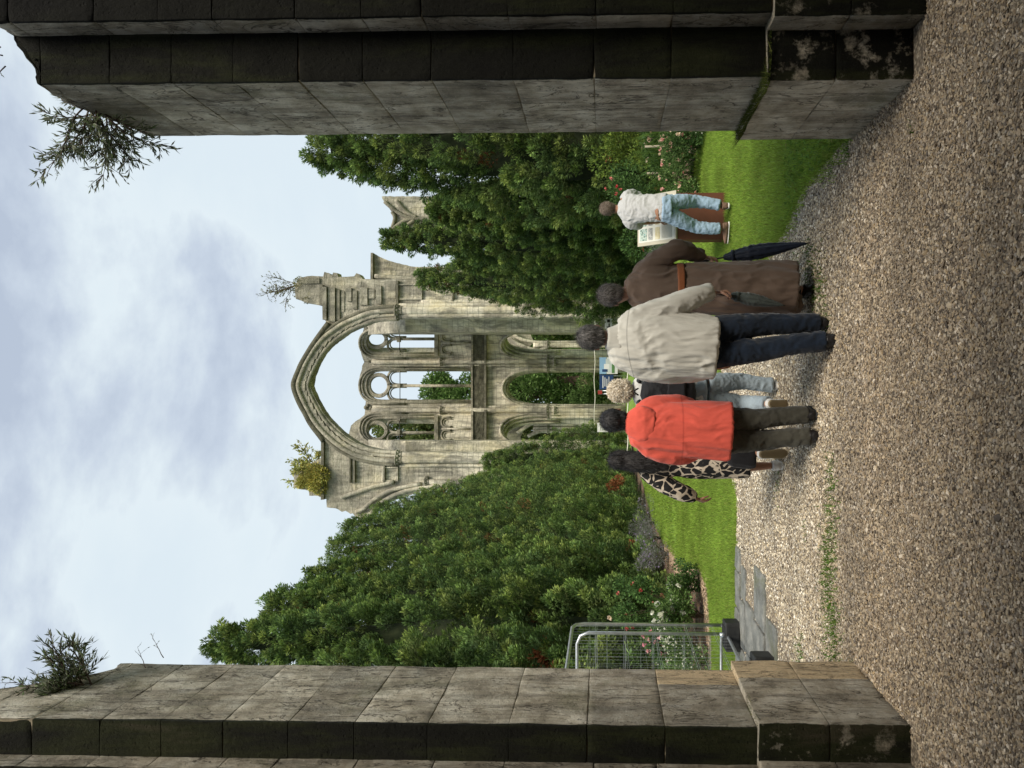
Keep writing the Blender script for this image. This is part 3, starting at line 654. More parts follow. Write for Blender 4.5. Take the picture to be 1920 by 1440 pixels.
# joints between arch stones show as thin voussoir gaps: short dark-jointed wedge blocks standing proud
g = G()
band = [p for p in smoothpath(ex[2:-2], 5)]
for i in range(2, len(band) - 4, 3):
    p, q = band[i], band[i + 3]; a = PA(p[0] + 4, p[1], -.05); b2 = PA(q[0] + 4, q[1], -.05); m_ = (a + b2) / 2; L = (b2 - a).length
    cc = PA(770, 723, -.05); rd = (m_ - cc).normalized(); tt = Vector((0, 1, 0)).cross(rd); g.box(m_ - rd * .1, (L * .48, .10 + rnd.uniform(-.02, .02), .20), rot=Matrix((tt, Vector((0, 1, 0)), rd)).transposed())
o = g.build('voussoirs', M_ruin, ruin, False); setcol(o, 0.0)
# clustered shafts of the piers with capitals and bases
def shaft(pl, x0, x1, y, r, off, name='shaft', caps=(), parent=None):
    g = G(); a = pl(x0, y, off); b_ = pl(x1, y, off); b_ = Vector((a.x, a.y, b_.z)); n = 18
    P = [a + (b_ - a) * (i / n) for i in range(n + 1)]; g.tube(P, r, 12)
    o = g.build(name, M_ruin, parent or ruin); setcol(o, 0.0)
    for c in caps:
        g = G(); z = pl(c, y, off).z; q = Vector((a.x, a.y, z))
        g.tube([q + Vector((0, 0, k * r)) for k in (-1.1, -.9, -.85, -.2, .25, .3, .7, .75)], [r * 1.02, r * 1.22, r * 1.05, r * 1.15, r * 1.45, r * 1.65, r * 1.65, r * 1.3], 14)
        for k in range(8):   # carved leaves of the capital
            w = k * math.pi / 4; g.ell(q + Vector((math.cos(w) * r * 1.3, math.sin(w) * r * 1.3, 0)), (r * .28, r * .28, r * .4), n=8, m=6)
        o2 = g.build('capital', M_ruin, o); setcol(o2, .35)
    return o
for (y, r, of, x0) in ((592, .20, -.1, 748), (583, .26, -.2, 748), (573, .16, -.05, 745), (566, .14, -.02, 790), (853, .22, -.1, 748), (861, .24, -.2, 748), (872, .15, -.02, 750), (903, .16, -.1, 800)):
    shaft(PA, x0, 1180, y, r, of, caps=(x0,) if r > .18 or x0 == 800 else ())
# relief on the piers: courses, a blind niche, string courses, broken springers
def block(pl, xa, xb, ya, yb, off, th, name, soot=0.0, parent=None, rg=.03):
    V, Fc = plate(pl, [(xa, ya), (xb, ya), (xb, yb), (xa, yb)], [], th, off); o = mobj(name, V, Fc, M_ruin, parent or ruin, False); 
    rough(o, rg, .6, soot); return o
for i, (xa, xb, ya, yb, of) in enumerate([(601, 607, 535, 573, -.22), (608, 615, 539, 600, -.30), (617, 630, 540, 603, -.20), (632, 638, 543, 600, -.12), (640, 646, 546, 585, -.05), (650, 660, 540, 565, -.14), (662, 670, 545, 580, -.10), (676, 690, 540, 572, -.16), (691, 703, 543, 560, -.1), (560, 600, 522, 532, -.1), (706, 716, 536, 570, -.14), (728, 742, 533, 560, -.08)]):
    block(PA, xa, xb, ya, yb, of, -of + .1, 'broken_springer', .15 if i % 3 else .5)
for (xa, xb, ya, yb) in ((744, 748, 527, 572), (848, 851, 527, 565), (604, 609, 826, 936), (720, 723, 870, 905), (656, 659, 858, 905), (664, 667, 858, 905), (798, 803, 893, 913)):
    block(PA, xa, xb, ya, yb, -.2, .3, 'string_course', .75)
# niche windows (small square recess) built as frames
for (xa, xb, ya, yb) in ((720, 745, 877, 900), (748, 790, 535, 560)):
    for (a, b, c, d) in ((xa - 2, xa, ya - 2, yb + 2), (xb, xb + 2, ya - 2, yb + 2), (xa, xb, ya - 2, ya), (xa, xb, yb, yb + 2)):
        block(PA, a, b, c, d, -.13, .2, 'niche_frame', 0.0, None, .01)
# the broken vault web curling down behind the left hedge
for k, pts in enumerate([[(675, 978), (690, 968), (712, 945), (745, 926), (790, 914), (860, 909)], [(668, 960), (685, 952), (706, 934), (740, 917), (790, 907)], [(640, 932), (665, 924), (700, 912), (740, 903)]]):
    curvetube(PA, pts, .14, -.12, 8, 4, 'vault_rib')
# ---- apse: three bays of a polygon
PC = Plane((679, 58.0), (769, 58.0)); PR = Plane((679, 58.0), (604, 55.0)); PL = Plane((769, 58.0), (848, 55.0))
PSR = Plane((604, 55.0), (596, 49.5)); PSL = Plane((848, 55.0), (853, 49.5))
def arch_hole(x_ap, x_sp, x_bot, ya, yb, n=8, point=1.0):
    """pointed arch outline: apex x_ap, springing x_sp, foot x_bot, sides ya..yb (pixels on the wall's plane)"""
    ym = (ya + yb) / 2; L = [(x_bot, ya)]
    for i in range(n + 1):
        t = i / n; w = math.sin(t * math.pi / 2) ** .9; L.append((x_sp + (x_ap - x_sp) * w, ya + (ym - ya) * (1 - math.cos(t * math.pi / 2)) ** (1.25 * point)))
    for i in range(n - 1, -1, -1):
        t = i / n; w = math.sin(t * math.pi / 2) ** .9; L.append((x_sp + (x_ap - x_sp) * w, yb + (ym - yb) * (1 - math.cos(t * math.pi / 2)) ** (1.25 * point)))
    L.append((x_bot, yb)); return L
def bay(pl, ya, yb, top, wy0, wy1, mull, oc, ocr, sill, low, low_ap, y_sh0, y_sh1, name):
    """ya..yb bay width; window wy0..wy1"""
    bm_ = empty(name, (0, 0, 0)); bm_.parent = ruin; bm_.location = pl(1000, (ya + yb) / 2) - Vector(ruin.location)
    bm_.location.z = 0
    hole = arch_hole(686.5, 722, sill, wy0, wy1)
    wl = [(885, ya), *top, (885, yb)]
    V, Fc = plate(pl, dense([(940, ya)] + top + [(940, yb)], jag=.0), [hole], .8); o = mobj('upper_wall', V, Fc, M_ruin, bm_, False, local=True); fixn(o); setcol(o, .0); 
    lo = arch_hole(low_ap, 1026, 1184, low[0], low[1])
    V, Fc = plate(pl, [(940, ya), (940, yb), (1186, yb), (1186, lo[-1][1])] + lo[::-1][1:-1] + [(1186, lo[0][1]), (1186, ya)], [], 1.0); o = mobj('lower_wall', V, Fc, M_ruin, bm_, False); fixn(o); setcol(o, .0)
    # sill ledge, black with soot and moss
    V, Fc = plate(pl, dense([(888, ya + 1), (888, yb - 1), (911, yb - 1), (911, ya + 1)], jag=.35), [], .5, -.28); o = mobj('triforium_ledge', V, Fc, M_ruin, bm_, False); rough(o, .06, .5, 1.0)
    V, Fc = plate(pl, [(884.5, ya + 1), (884.5, yb - 1), (888, yb - 1), (888, ya + 1)], [], .6, -.36); o = mobj('ledge_moulding', V, Fc, M_ruin, bm_, False); fixn(o); setcol(o, .5)
    V, Fc = plate(pl, [(909, ya + 1), (909, yb - 1), (913, yb - 1), (913, ya + 1)], [], .6, -.40); o = mobj('ledge_moulding', V, Fc, M_ruin, bm_, False); fixn(o); setcol(o, .8)
    # window tracery: mullion, two lancets, oculus
    tr = empty('window_tracery', (0, 0, 0)); tr.parent = bm_
    def tb(nm, pts, r, off, k=1):
        P = smoothpath(pts, k) if k > 1 else np.array([list(p) for p in pts], float); v, f = tube([pl(p[0], p[1], off) for p in P], r, 8); o = mobj(nm, v, f, M_ruin, tr, True); setcol(o, .12)
    W_ = wy1 - wy0; w2 = W_ / 2
    tb('mullion', [(sill, mull), (740, mull)], .12, .30)
    q = PI_ = math.pi
    circ = [(oc[0] + ocr[0] * math.cos(2 * q * i / 24), oc[1] + ocr[1] * math.sin(2 * q * i / 24)) for i in range(25)]
    tb('oculus_ring', [(oc[0] + (p[0] - oc[0]) * 1.12, oc[1] + (p[1] - oc[1]) * 1.14) for p in circ], .14, .26); tb('oculus_ring', [(oc[0] + (p[0] - oc[0]) * 1.27, oc[1] + (p[1] - oc[1]) * 1.3) for p in circ], .07, .18)
    for (a, b) in ((wy0 + 1.0, mull - .6), (mull + .6, wy1 - 1.0)):
        L = arch_hole(725.5, 746, 760, a, b, 8, 1.1); tb('lancet_head', L, .105, .32); 
        L2 = [(x + (4 if 0 < i < len(L) - 1 else 0), (a + b) / 2 + (y - (a + b) / 2) * .82) for i, (x, y) in enumerate(L)]; tb('lancet_head', L2, .05, .42)
    L = arch_hole(685, 722, sill, wy0 + .5, wy1 - .5); tb('window_jamb', L, .10, .12); L = arch_hole(679, 722, sill, wy0 - 2.2, wy1 + 2.2); tb('window_arch', L, .09, -.04); L = arch_hole(674.5, 722, 760, wy0 - 5, wy1 + 5); tb('window_arch', L, .10, -.10)
    # solid tracery plate behind the bars (spandrels between lancets and oculus)
    sp = [(738, wy0 + W_ * .5 - 1.2), (727, mull - w2 * .40), (722, mull - w2 * .62), (724, wy0 + W_ * .5 - 1)] 
    # capitals of the window mullion and jambs
    for yy in (mull, wy0 + .5, wy1 - .5):
        g = G(); p = pl(747, yy, .2); g.box(p, (.17, .17, .12)); o = g.build('impost', M_ruin, tr, False); setcol(o, .35)
    # lower arch mouldings, three orders
    for (d, r, of) in ((3.2, .11, -.07), (0.6, .10, .06), (-1.2, .09, .35), (-2.2, .08, .7)):
        L = arch_hole(low_ap - d * 1.6, 1026, 1050, low[0] - d * .8, low[1] + d * .8); P = [pl(p[0], p[1], of) for p in L]; v, f = tube(P, r, 8); o = mobj('arcade_moulding', v, f, M_ruin, bm_, True); setcol(o, .12)
    for yy, r in ((low[0] - 2.5, .13), (low[0] + .2, .13), (low[1] - .2, .13), (low[1] + 2.5, .13)):
        shaft(pl, 1028, 1184, yy, r, -.05 if abs(yy - low[0]) > 1 and abs(yy - low[1]) > 1 else .15, 'arcade_shaft', caps=(1028,), parent=bm_)
    return bm_
topC = [(683, 679), (679, 686), (678.5, 693), (675, 703), (671.3, 722), (676, 733), (683.4, 742), (686, 752), (684.6, 761), (684.6, 769)]
topRt = [(683, 604), (682, 615), (681, 620), (676, 641), (675, 650), (677.5, 664), (680, 672), (683, 679)]
topLf = [(684.6, 769), (683.4, 778), (676, 784), (666.4, 790), (658, 798), (654, 814), (656, 828), (664, 848)]
bC = bay(PC, 679, 769, topC, 693.5, 752, 723.3, (708.8, 722.5), (16.5, 17), 888, (695, 761), 947, 0, 0, 'apse_bay')
bR = bay(PR, 604, 679, topRt, 618, 665, 640.5, (705, 640), (16, 12.5), 818, (620, 672), 944, 0, 0, 'apse_bay')
bL = bay(PL, 769, 848, topLf, 781.5, 829, 806.5, (705, 804.5), (16, 13.5), 818, (779, 836), 943, 0, 0, 'apse_bay')
# blind arcade panels under the side windows
for pl, b, (ya, yb) in ((PR, bR, (618, 665)), (PL, bL, (781.5, 829))):
    ym = (ya + yb) / 2
    for (a, c) in ((ya + 1, ym - 1.5), (ym + 1.5, yb - 1)):
        L = arch_hole(828, 842, 846, a + 1, c - 1); P = [pl(p[0], p[1], -.06) for p in L]; v, f = tube(P, .085, 8); o = mobj('blind_arch', v, f, M_ruin, b, True); setcol(o, .55)
        L = arch_hole(832, 843, 848, a + 4, c - 4); P = [pl(p[0], p[1], -.03) for p in L]; v, f = tube(P, .05, 6); o = mobj('blind_arch', v, f, M_ruin, b, True); setcol(o, .4)
    v, f = tube([pl(828, ym, -.05), pl(885, ym, -.05)], .08, 8); o = mobj('blind_shaft', v, f, M_ruin, b, True); setcol(o, .1)
    block(pl, 815, 822, ya - 1, yb + 1, -.2, .3, 'window_sill', .6, b)
# tall vault responds between the bays
for pl, y, of in ((PC, 679, -.15), (PC, 769, -.15)):
    for dy, r in ((-6, .13), (0, .20), (6, .13)):
        shaft(pl, 700, 1180, y + dy, r, of - (.18 if dy == 0 else 0), 'respond', caps=(830, 1028, 1042) if dy == 0 else (1028,))
for pl, y in ((PR, 607), (PL, 846)):
    shaft(pl, 690, 1180, y, .17, -.15, 'respond', caps=(745, 1028)); shaft(pl, 700, 1180, y + (5 if y < 700 else -5), .11, -.1, 'respond', caps=(1028,))
# side walls of the choir running forward to the great arch
for pl, (ya, yb), nm in ((PSR, (604, 597), 'choir_wall'), (PSL, (848, 852.5), 'choir_wall')):
    V, Fc = plate(pl, [(690, ya), (760, yb), (1186, yb), (1186, ya)], [], .9, 0.02); o = mobj(nm, V, Fc, M_ruin, ruin, False); rough(o, .03, .8)
    V, Fc = plate(pl, [(887, ya), (887, yb), (912, yb), (912, ya)], [], .3, -.26); o = mobj('triforium_ledge', V, Fc, M_ruin, ruin, False); rough(o, .05, .5, 1.0)
# spandrel carving between windows
for (x, y) in ((688, 672), (692, 676), (697, 672), (690, 760), (696, 765), (686, 764), (690, 668), (700, 678), (700, 770)):
    p = PC(x, y, -.08); g = G(); g.ell(p, (rnd.uniform(.1, .18), .14, rnd.uniform(.1, .2)), n=8, m=6); o = g.build('carved_leaf', M_ruin, ruin); setcol(o, .6)
# iron tie bars through the windows
M_iron = mat('dark_iron', (.035, .033, .03), .6)
for pl, ya, yb in ((PC, 694, 752), (PR, 617, 666), (PL, 781, 830)):
    g = G(); g.tube([pl(748, ya, .3), pl(748, yb, .3)], .03, 6); g.build('tie_bar', M_iron, ruin)
g = G(); g.tube([PL(731, 838, -.6), PL(744, 838, -.6)], .04, 6); g.tube([PL(731, 842, -.6), PL(744, 842, -.6)], .04, 6); g.build('lead_pipe', mat('grey_pipe', (.6, .6, .6), .4), ruin)
# ---- ambulatory behind the lower arches
PB = FP(63.5)
amb = empty('ambulatory', (0, 0, 0)); amb.parent = ruin; amb.location = (0, 10, 0)
for (x0, ya, yb) in ((945, 640, 651), (945, 655, 672), (945, 776, 790), (945, 793, 812)):
    V, Fc = plate(PB, [(1010, ya), (1010, yb), (1186, yb), (1186, ya)], [], .5); o = mobj('rear_pier', V, Fc, M_ruin, amb, False); rough(o, .04, .9)
    for k in range(3):
        y = ya + (yb - ya) * (k + .5) / 3; shaft(PB, 1000, 1180, y, .13, -.1, 'rear_shaft', caps=(1028,), parent=amb)
for pts in ([(1028, 643), (1000, 641), (975, 635), (955, 622)], [(1028, 658), (1000, 655), (972, 645), (952, 632)], [(1028, 668), (990, 664), (962, 652)], [(1028, 778), (1000, 780), (972, 788), (950, 802)], [(1028, 790), (1003, 793), (985, 801), (970, 812)], [(1028, 806), (1008, 810), (990, 818)], [(1028, 650), (1005, 660), (985, 672), (975, 676)]):
    curvetube(PB, pts, .14, -.1, 8, 4, 'ambulatory_rib', parent=amb); curvetube(PB, [(a + 3, b) for a, b in pts], .09, -.2, 8, 4, 'ambulatory_rib', parent=amb)
V, Fc = plate(PB, [(938, 600), (938, 690), (960, 676), (985, 660), (1000, 640), (992, 622), (975, 612), (1026, 600)], [], .3, .3); o = mobj('vault_web', V, Fc, M_ruin, amb, False); fixn(o); setcol(o, .4)
V, Fc = plate(PB, [(938, 766), (938, 850), (1026, 850), (985, 838), (975, 820), (985, 800), (968, 786)], [], .3, .3); o = mobj('vault_web', V, Fc, M_ruin, amb, False); fixn(o); setcol(o, .4)
# ---- outlying fragments of the church seen over the hedges on the far side
P52 = FP(52.0)
frag = empty('ruin_wall', (7, 52, 0), 'pale curved wall stub standing behind the hedge beside the arch pier', 'wall')
V, Fc = plate(P52, dense([(700, 476), (712, 482), (740, 492), (775, 500), (1185, 500), (1185, 531), (699, 531)], jag=.3), [], 1.4); o = mobj('masonry', V, Fc, M_ruin, frag, False); rough(o, .06, .8)
block(P52, 697, 701, 475, 531, -.25, 1.9, 'coping', .5, frag); curvetube(P52, [(704, 518), (740, 521), (800, 524)], .16, -.12, 8, 3, 'rib', parent=frag)
P60 = FP(60.0)
fr2 = empty('vault_fragment', (14, 60, 0), 'free-standing ribbed vault fragment rising above the hedge tops', 'ruin')
def vault_plate():
    V, Fc = plate(P60, dense([(715, 368), (722.5, 381), (730, 390), (735, 399), (738, 409), (738, 417.5), (735, 427), (729, 434), (740, 446), (1185, 446), (1185, 368)], jag=.4), [], 1.2); o = mobj('vault_web', V, Fc, M_ruin, fr2, False); rough(o, .06, .8)
vault_plate()
for pts in ([(722, 379), (737, 392), (752, 402), (775, 410), (830, 412)], [(729, 434), (744, 424), (760, 414), (780, 410)], [(736, 398), (741, 409), (736, 427), (729, 436)], [(745, 378), (757, 392), (768, 402), (782, 408)], [(755, 434), (765, 422), (778, 413)]):
    curvetube(P60, pts, .15, -.12, 8, 4, 'rib', parent=fr2, soot=.55)
# ================================================================ TREES AND PLANTS
def conifer_mesh(seed, H, Rb, nleaf=64000):
    """columnar false cypress: foliage in overlapping upright fans; returns arrays (root at origin)"""
    rs = np.random.RandomState(seed)
    nc = int(150 * H * (Rb / 1.5))
    t = rs.rand(nc) ** 1.15 * .97; prof = lambda t: Rb * np.where(t < .22, .80 + .9 * t, 1.0) * (1 - np.clip((t - .22) / .80, 0, 1) ** 1.22) ** .9
    lob = rs.uniform(0, 6.28, 6); ph = rs.uniform(0, 6.28, nc)
    big = 1 + .15 * np.sin(3 * ph + lob[0] + 4 * t) + .10 * np.sin(5 * ph + lob[1] - 9 * t) + .10 * np.sin(17 * t + 2 * ph + lob[2])
    r = prof(t) * big * rs.uniform(.66, 1.0, nc)
    base_ = np.stack([np.cos(ph) * r, np.sin(ph) * r, t * H + .05], 1)
    # a plume: an upright, outward leaning fan; tips catch the light, roots stay in the dark of the crown
    ax = unit(np.stack([np.cos(ph) * rs.uniform(.35, 1.0, nc), np.sin(ph) * rs.uniform(.35, 1.0, nc), rs.uniform(.6, 1.5, nc)], 1) + rs.normal(0, .16, (nc, 3)))
    ln = rs.uniform(.30, .66, nc) * (1 - .35 * t) * (Rb / 1.5) ** .5; wd = ln * rs.uniform(.26, .42, nc)
    ph_droop = np.stack([np.zeros(nc), np.zeros(nc), -rs.uniform(0, .9, nc)], 1)
    ctone = rs.uniform(.62, 1.35, nc); brown = rs.rand(nc) < .008; chue = rs.rand(nc)
    w = ln * wd; idx = rs.choice(nc, nleaf, p=w / w.sum())
    u = rs.rand(nleaf) ** .6                               # along the plume
    A_ = ax[idx]; s1 = unit(np.cross(A_, np.stack([np.cos(ph), np.sin(ph), np.zeros(nc)], 1)[idx])); s2 = np.cross(A_, s1)
    th = rs.uniform(0, 6.28, nleaf); wr = wd[idx] * np.sin(np.clip(u * 1.0 + .12, 0, 1) * np.pi * .85) * rs.uniform(.55, 1.0, nleaf)
    side = s1 * np.cos(th)[:, None] + s2 * (np.sin(th) * .8)[:, None]
    P = base_[idx] + A_ * (ln[idx] * u)[:, None] + side * wr[:, None]; P[:, 2] = np.maximum(P[:, 2], .04)
    # fans curl over and hang slightly at their ends
    D = unit(A_ * 1.15 + side * .75 + rs.normal(0, .24, (nleaf, 3)) + ph_droop[idx]); U = unit(np.cross(D, A_ + rs.normal(0, .6, (nleaf, 3))))
    L = rs.uniform(.05, .115, nleaf); Wd = L * rs.uniform(.22, .36, nleaf)
    base = np.array((0.118, 0.185, 0.060)); yel = np.array((0.18, 0.22, 0.07)); blu = np.array((0.090, 0.150, 0.056))
    h = chue[idx][:, None]; col = np.where(h < .3, yel * .55 + base * .45, np.where(h > .72, blu, base)) * ctone[idx][:, None] * rs.uniform(.7, 1.35, (nleaf, 1))
    tip = (u[:, None] > .72) & (rs.rand(nleaf, 1) < .6); col = np.where(tip, col * np.array((1.6, 1.5, 1.2)), col)      # lit tips, light put into the leaf colour
    inn = (u[:, None] < .35); col = np.where(inn, col * np.array((.75, .7, .8)), col)                                   # crown shade painted into the inner leaves
    bb = (brown[idx] & (rs.rand(nleaf) < .75)); col[bb] = np.array((0.17, 0.07, 0.03)) * rs.uniform(.5, 1.4, (bb.sum(), 1))
    V, Fq, c = leafcards(P, D, U, L, Wd, col)
    # leader shoots
    V, Fq, c = leafcards(P, D, U, L, Wd, col)
    # solid dark core, added to block light through the crown
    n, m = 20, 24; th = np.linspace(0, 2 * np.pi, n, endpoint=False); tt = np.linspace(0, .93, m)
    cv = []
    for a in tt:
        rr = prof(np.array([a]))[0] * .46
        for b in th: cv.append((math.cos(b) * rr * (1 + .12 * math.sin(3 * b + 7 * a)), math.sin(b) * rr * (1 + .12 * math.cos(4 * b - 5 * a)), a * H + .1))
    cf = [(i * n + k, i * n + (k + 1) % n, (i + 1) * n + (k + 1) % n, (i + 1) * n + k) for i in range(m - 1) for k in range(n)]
    return (V, Fq, c), (np.array(cv), cf)
def thuja(name, seed, x, y, H, Rb, label, group, nleaf=64000, proto={}):
    root = empty(name, (x, y, 0), label, 'tree', group, rz=rnd.uniform(0, 6.28))
    (V, Fq, c), (cv, cf) = conifer_mesh(seed, H, Rb, nleaf)
    mobj('crown', V, Fq, M_leaf, None, False, col=c).parent = root
    o = mobj('light_block_core', cv, cf, M_core, None, True); o.parent = root
    g = G(); g.tube([(0, 0, -.05), (.02, .01, H * .3), (0, 0, H * .9)], [.17, .12, .02], 10); o = g.build('trunk', M_bark); o.parent = root
    return root
gl = 'trees of the left hedge row'; gr = 'trees of the right hedge row'
LT = [(-6.35, 14.6, 9.9, 1.35, 'hedge tree just beyond the left pillar, nearest of its row', 9), (-6.05, 17.3, 10.9, 1.45, 'tall hedge tree partly cut off by the left pillar, second of its row', 0), (-6.1, 20.2, 11.0, 1.6, 'tall full cypress hedge tree, third of the left row', 1),
      (-6.05, 22.9, 10.9, 1.55, 'slender tipped cypress hedge tree, fourth of the left row', 2), (-5.9, 26.2, 11.5, 1.7, 'broad hedge tree with a brown dead patch, fifth of the left row', 3), (-5.9, 30.0, 12.3, 1.75, 'cypress hedge tree at the middle of the left row, sixth from the pillar', 4),
      (-5.85, 33.8, 12.2, 1.75, 'hedge tree whose tip meets the broken vault, seventh of the left row', 5), (-5.85, 37.5, 11.2, 1.8, 'rounded hedge tree, third from the ruin end of the left row', 6), (-5.45, 41.0, 9.2, 1.7, 'lower rounded hedge tree, second from the ruin on the left', 7), (-4.5, 43.4, 8.7, 1.8, 'low bushy hedge tree at the foot of the left arch pier', 8)]
for (x, y, H, Rb, lb, sd_) in LT: thuja('cypress_tree', sd_ + 20, x, y, H, Rb, lb, gl, 230000 if y < 25 else 150000)
RT = [(8.9, 16.5, 9.2, 1.7, 'hedge tree mostly hidden behind the right pillar', 0), (5.85, 18.6, 9.0, 1.6, 'tallest pointed hedge tree beside the right pillar', 1), (5.3, 22.6, 6.9, 1.3, 'shorter hedge tree with pale tip below the vault fragment', 2), (5.0, 25.6, 9.3, 1.15, 'pointed hedge tree behind the man reading the board', 3),
      (4.95, 29.6, 7.6, 1.3, 'low hedge tree between two taller ones of the right row', 4), (4.75, 33.4, 10.1, 1.55, 'hedge tree beside the right arch pier, with a thin crown', 5), (4.95, 37.2, 8.5, 1.6, 'last hedge tree of the right row, against the arch pier', 6), (9.8, 21.5, 8.2, 1.6, 'dark hedge tree in the second rank behind the tallest pointed one', 7)]
for (x, y, H, Rb, lb, sd_) in RT: thuja('cypress_tree', sd_ + 40, x, y, H, Rb, lb, gr, 230000 if y < 25 else 150000)
def leafball(rs, C_, R_, n, L, col, upb=.3, asp=.45, jit=.35, shell=.5):
    """leaves over several blobs"""
    C_ = np.array(C_, float); R_ = np.array(R_, float).reshape(len(C_), -1); w = R_.max(1) ** 2; idx = rs.choice(len(C_), n, p=w / w.sum())
    d = unit(rs.normal(0, 1, (n, 3))); P = C_[idx] + d * R_[idx] * (rs.uniform(shell ** 3, 1, n) ** (1 / 3))[:, None]
    D = unit(d + np.array((0, 0, upb)) + rs.normal(0, jit, (n, 3))); U = unit(np.cross(D, rs.normal(0, 1, (n, 3)))); LL = rs.uniform(.6, 1.3, n) * L
    c = np.array(col)[rs.choice(len(col), n)] if np.ndim(col) == 2 else np.tile(col, (n, 1)); bt = rs.uniform(.75, 1.3, len(C_))[idx][:, None]
    return leafcards(P, D, U, LL, LL * asp, c * rs.uniform(.6, 1.35, (n, 1)) * bt)
# ---- broadleaved trees beyond the ruin
def broadleaf(x, y, H, Rc, label, seed, cols, n=26000, trunk_r=.28, base=.25):
    rs = np.random.RandomState(seed); root = empty('broadleaf_tree', (x, y, 0), label, 'tree', 'woodland trees beyond the ruin')
    g = G(); cs = []; rsz = []
    g.tube([(0, 0, -.1), (rs.normal(0, .1), 0, H * .3), (rs.normal(0, .3), rs.normal(0, .3), H * .75)], [trunk_r * 1.3, trunk_r, trunk_r * .4], 10)
    for k in range(min(90, int(13 * H / Rc))):
        a = rs.uniform(0, 6.28); z = H * rs.uniform(base, .95); rr = Rc * math.sqrt(max(.05, 1 - ((z / H - .58) / .46) ** 2)) * rs.uniform(.4, .9)
        p = (math.cos(a) * rr, math.sin(a) * rr, z); cs.append(p); rsz.append(rs.uniform(.7, 1.35) * Rc * .32)
        if k < 12: g.tube([(0, 0, z * .6), (p[0] * .5, p[1] * .5, z * .85), p], [trunk_r * .5, trunk_r * .3, trunk_r * .1], 6)
    o = g.build('trunk', M_bark); o.parent = root
    V, Fq, c = leafball(rs, cs, rsz, n, .30, cols, .2, .55, .5, .35); mobj('crown', V, Fq, M_leaf, None, False, col=c).parent = root
gA = [(.11, .19, .05), (.15, .23, .07), (.08, .14, .04)]; gB = [(.14, .18, .055), (.10, .15, .05), (.18, .20, .08)]
broadleaf(-1.0, 75, 20.5, 2.9, 'green tree seen through the lower half of the middle window, left of its mullion', 1, gA, 36000, base=.1)
broadleaf(-4.5, 68, 23.5, 2.3, 'tree filling the left tracery window of the ruin', 2, gB, 42000)
broadleaf(3.4, 84, 12.5, 3.8, 'tree beyond the ruin behind the right-hand bay', 3, gA, 20000, base=.05)
broadleaf(1.3, 88, 13.0, 4.2, 'darker tree farther back behind the middle arch', 4, gB, 20000, base=.05)
broadleaf(-8.5, 82, 13, 4.2, 'tree beyond the ruin behind the left hedge', 5, gA, 14000)
broadleaf(9.0, 84, 11, 4.5, 'tree beyond the ruin behind the right hedge', 6, gB, 14000)
for i, (x, y, h) in enumerate([(-1.5, 71, 5.2), (.9, 72, 3.2), (2.9, 69, 5.5), (-3.9, 70, 6), (4.6, 70.5, 5)]):
    rs = np.random.RandomState(60 + i); V, Fq, c = leafball(rs, [(x + rs.normal(0, .7), y + rs.normal(0, .5), h * rs.uniform(.2, .9)) for _ in range(12)], [rs.uniform(.5, 1.0) for _ in range(12)], 8000, .2, gB if i % 2 else gA)
    o = mobj('shrub', V, Fq, M_leaf, None, False, col=c); tag(o, ['bush behind the middle arch, left of its centre', 'low yellowish bush inside the middle arch of the ruin', 'bush showing green through the right lower arch', 'bush behind the left lower arch', 'bush behind the far right choir wall'][i], 'bush')
# far woodland edge
rs = np.random.RandomState(99); cs = [(rs.uniform(-130, 130), rs.uniform(118, 140), rs.uniform(1, 9)) for _ in range(420)]
V, Fq, c = leafball(rs, cs, [rs.uniform(2.2, 4.5) for _ in cs], 90000, .9, gA, .2, .6, .5, .3); tag(mobj('woodland', V, Fq, M_leaf, None, False, col=c), 'distant wooded edge beyond the abbey park', 'woodland', kind='stuff')
# brown roofed house seen through the middle arch
M_tile = mat('brown_roof_tiles', rough=.9, build=lambda nt, b: BC(nt, b, ramp(nt, noise(nt, 3, 6, obvec(nt, (1, 1, 5))), [(.3, (.07, .045, .03)), (.7, (.15, .10, .07))])))
M_rend = mat('grey_render', (.30, .28, .24), .9)
hs = empty('garden_pavilion', (.25, 74, 0), 'low building with a steep brown tiled roof seen through the middle arch', 'house')
q0 = at(1178, 706, 74); q1 = at(1178, 745, 74); xe, xw = q0.x, q1.x; ze = at(1150, 720, 74).z; zt = at(1038, 700, 74).z
xm, hw = (xe + xw) / 2, abs(xe - xw) / 2
g = G(); g.box((xm, 76, ze / 2), (hw, 2, ze / 2)); g.build('wall', M_rend, hs, False)
g = G(); g.add([(xm - hw * 1.25, 73.7, ze - .3), (xm + hw * 1.2, 73.7, ze - .3), (xm + hw * 1.2, 78.3, ze - .3), (xm - hw * 1.25, 78.3, ze - .3), (xm + hw * .6, 75.6, zt), (xm + hw * 1.0, 75.6, zt)], [(0, 1, 5, 4), (1, 2, 5), (2, 3, 4, 5), (3, 0, 4), (3, 2, 1, 0)]); g.build('roof', M_tile, hs, False)
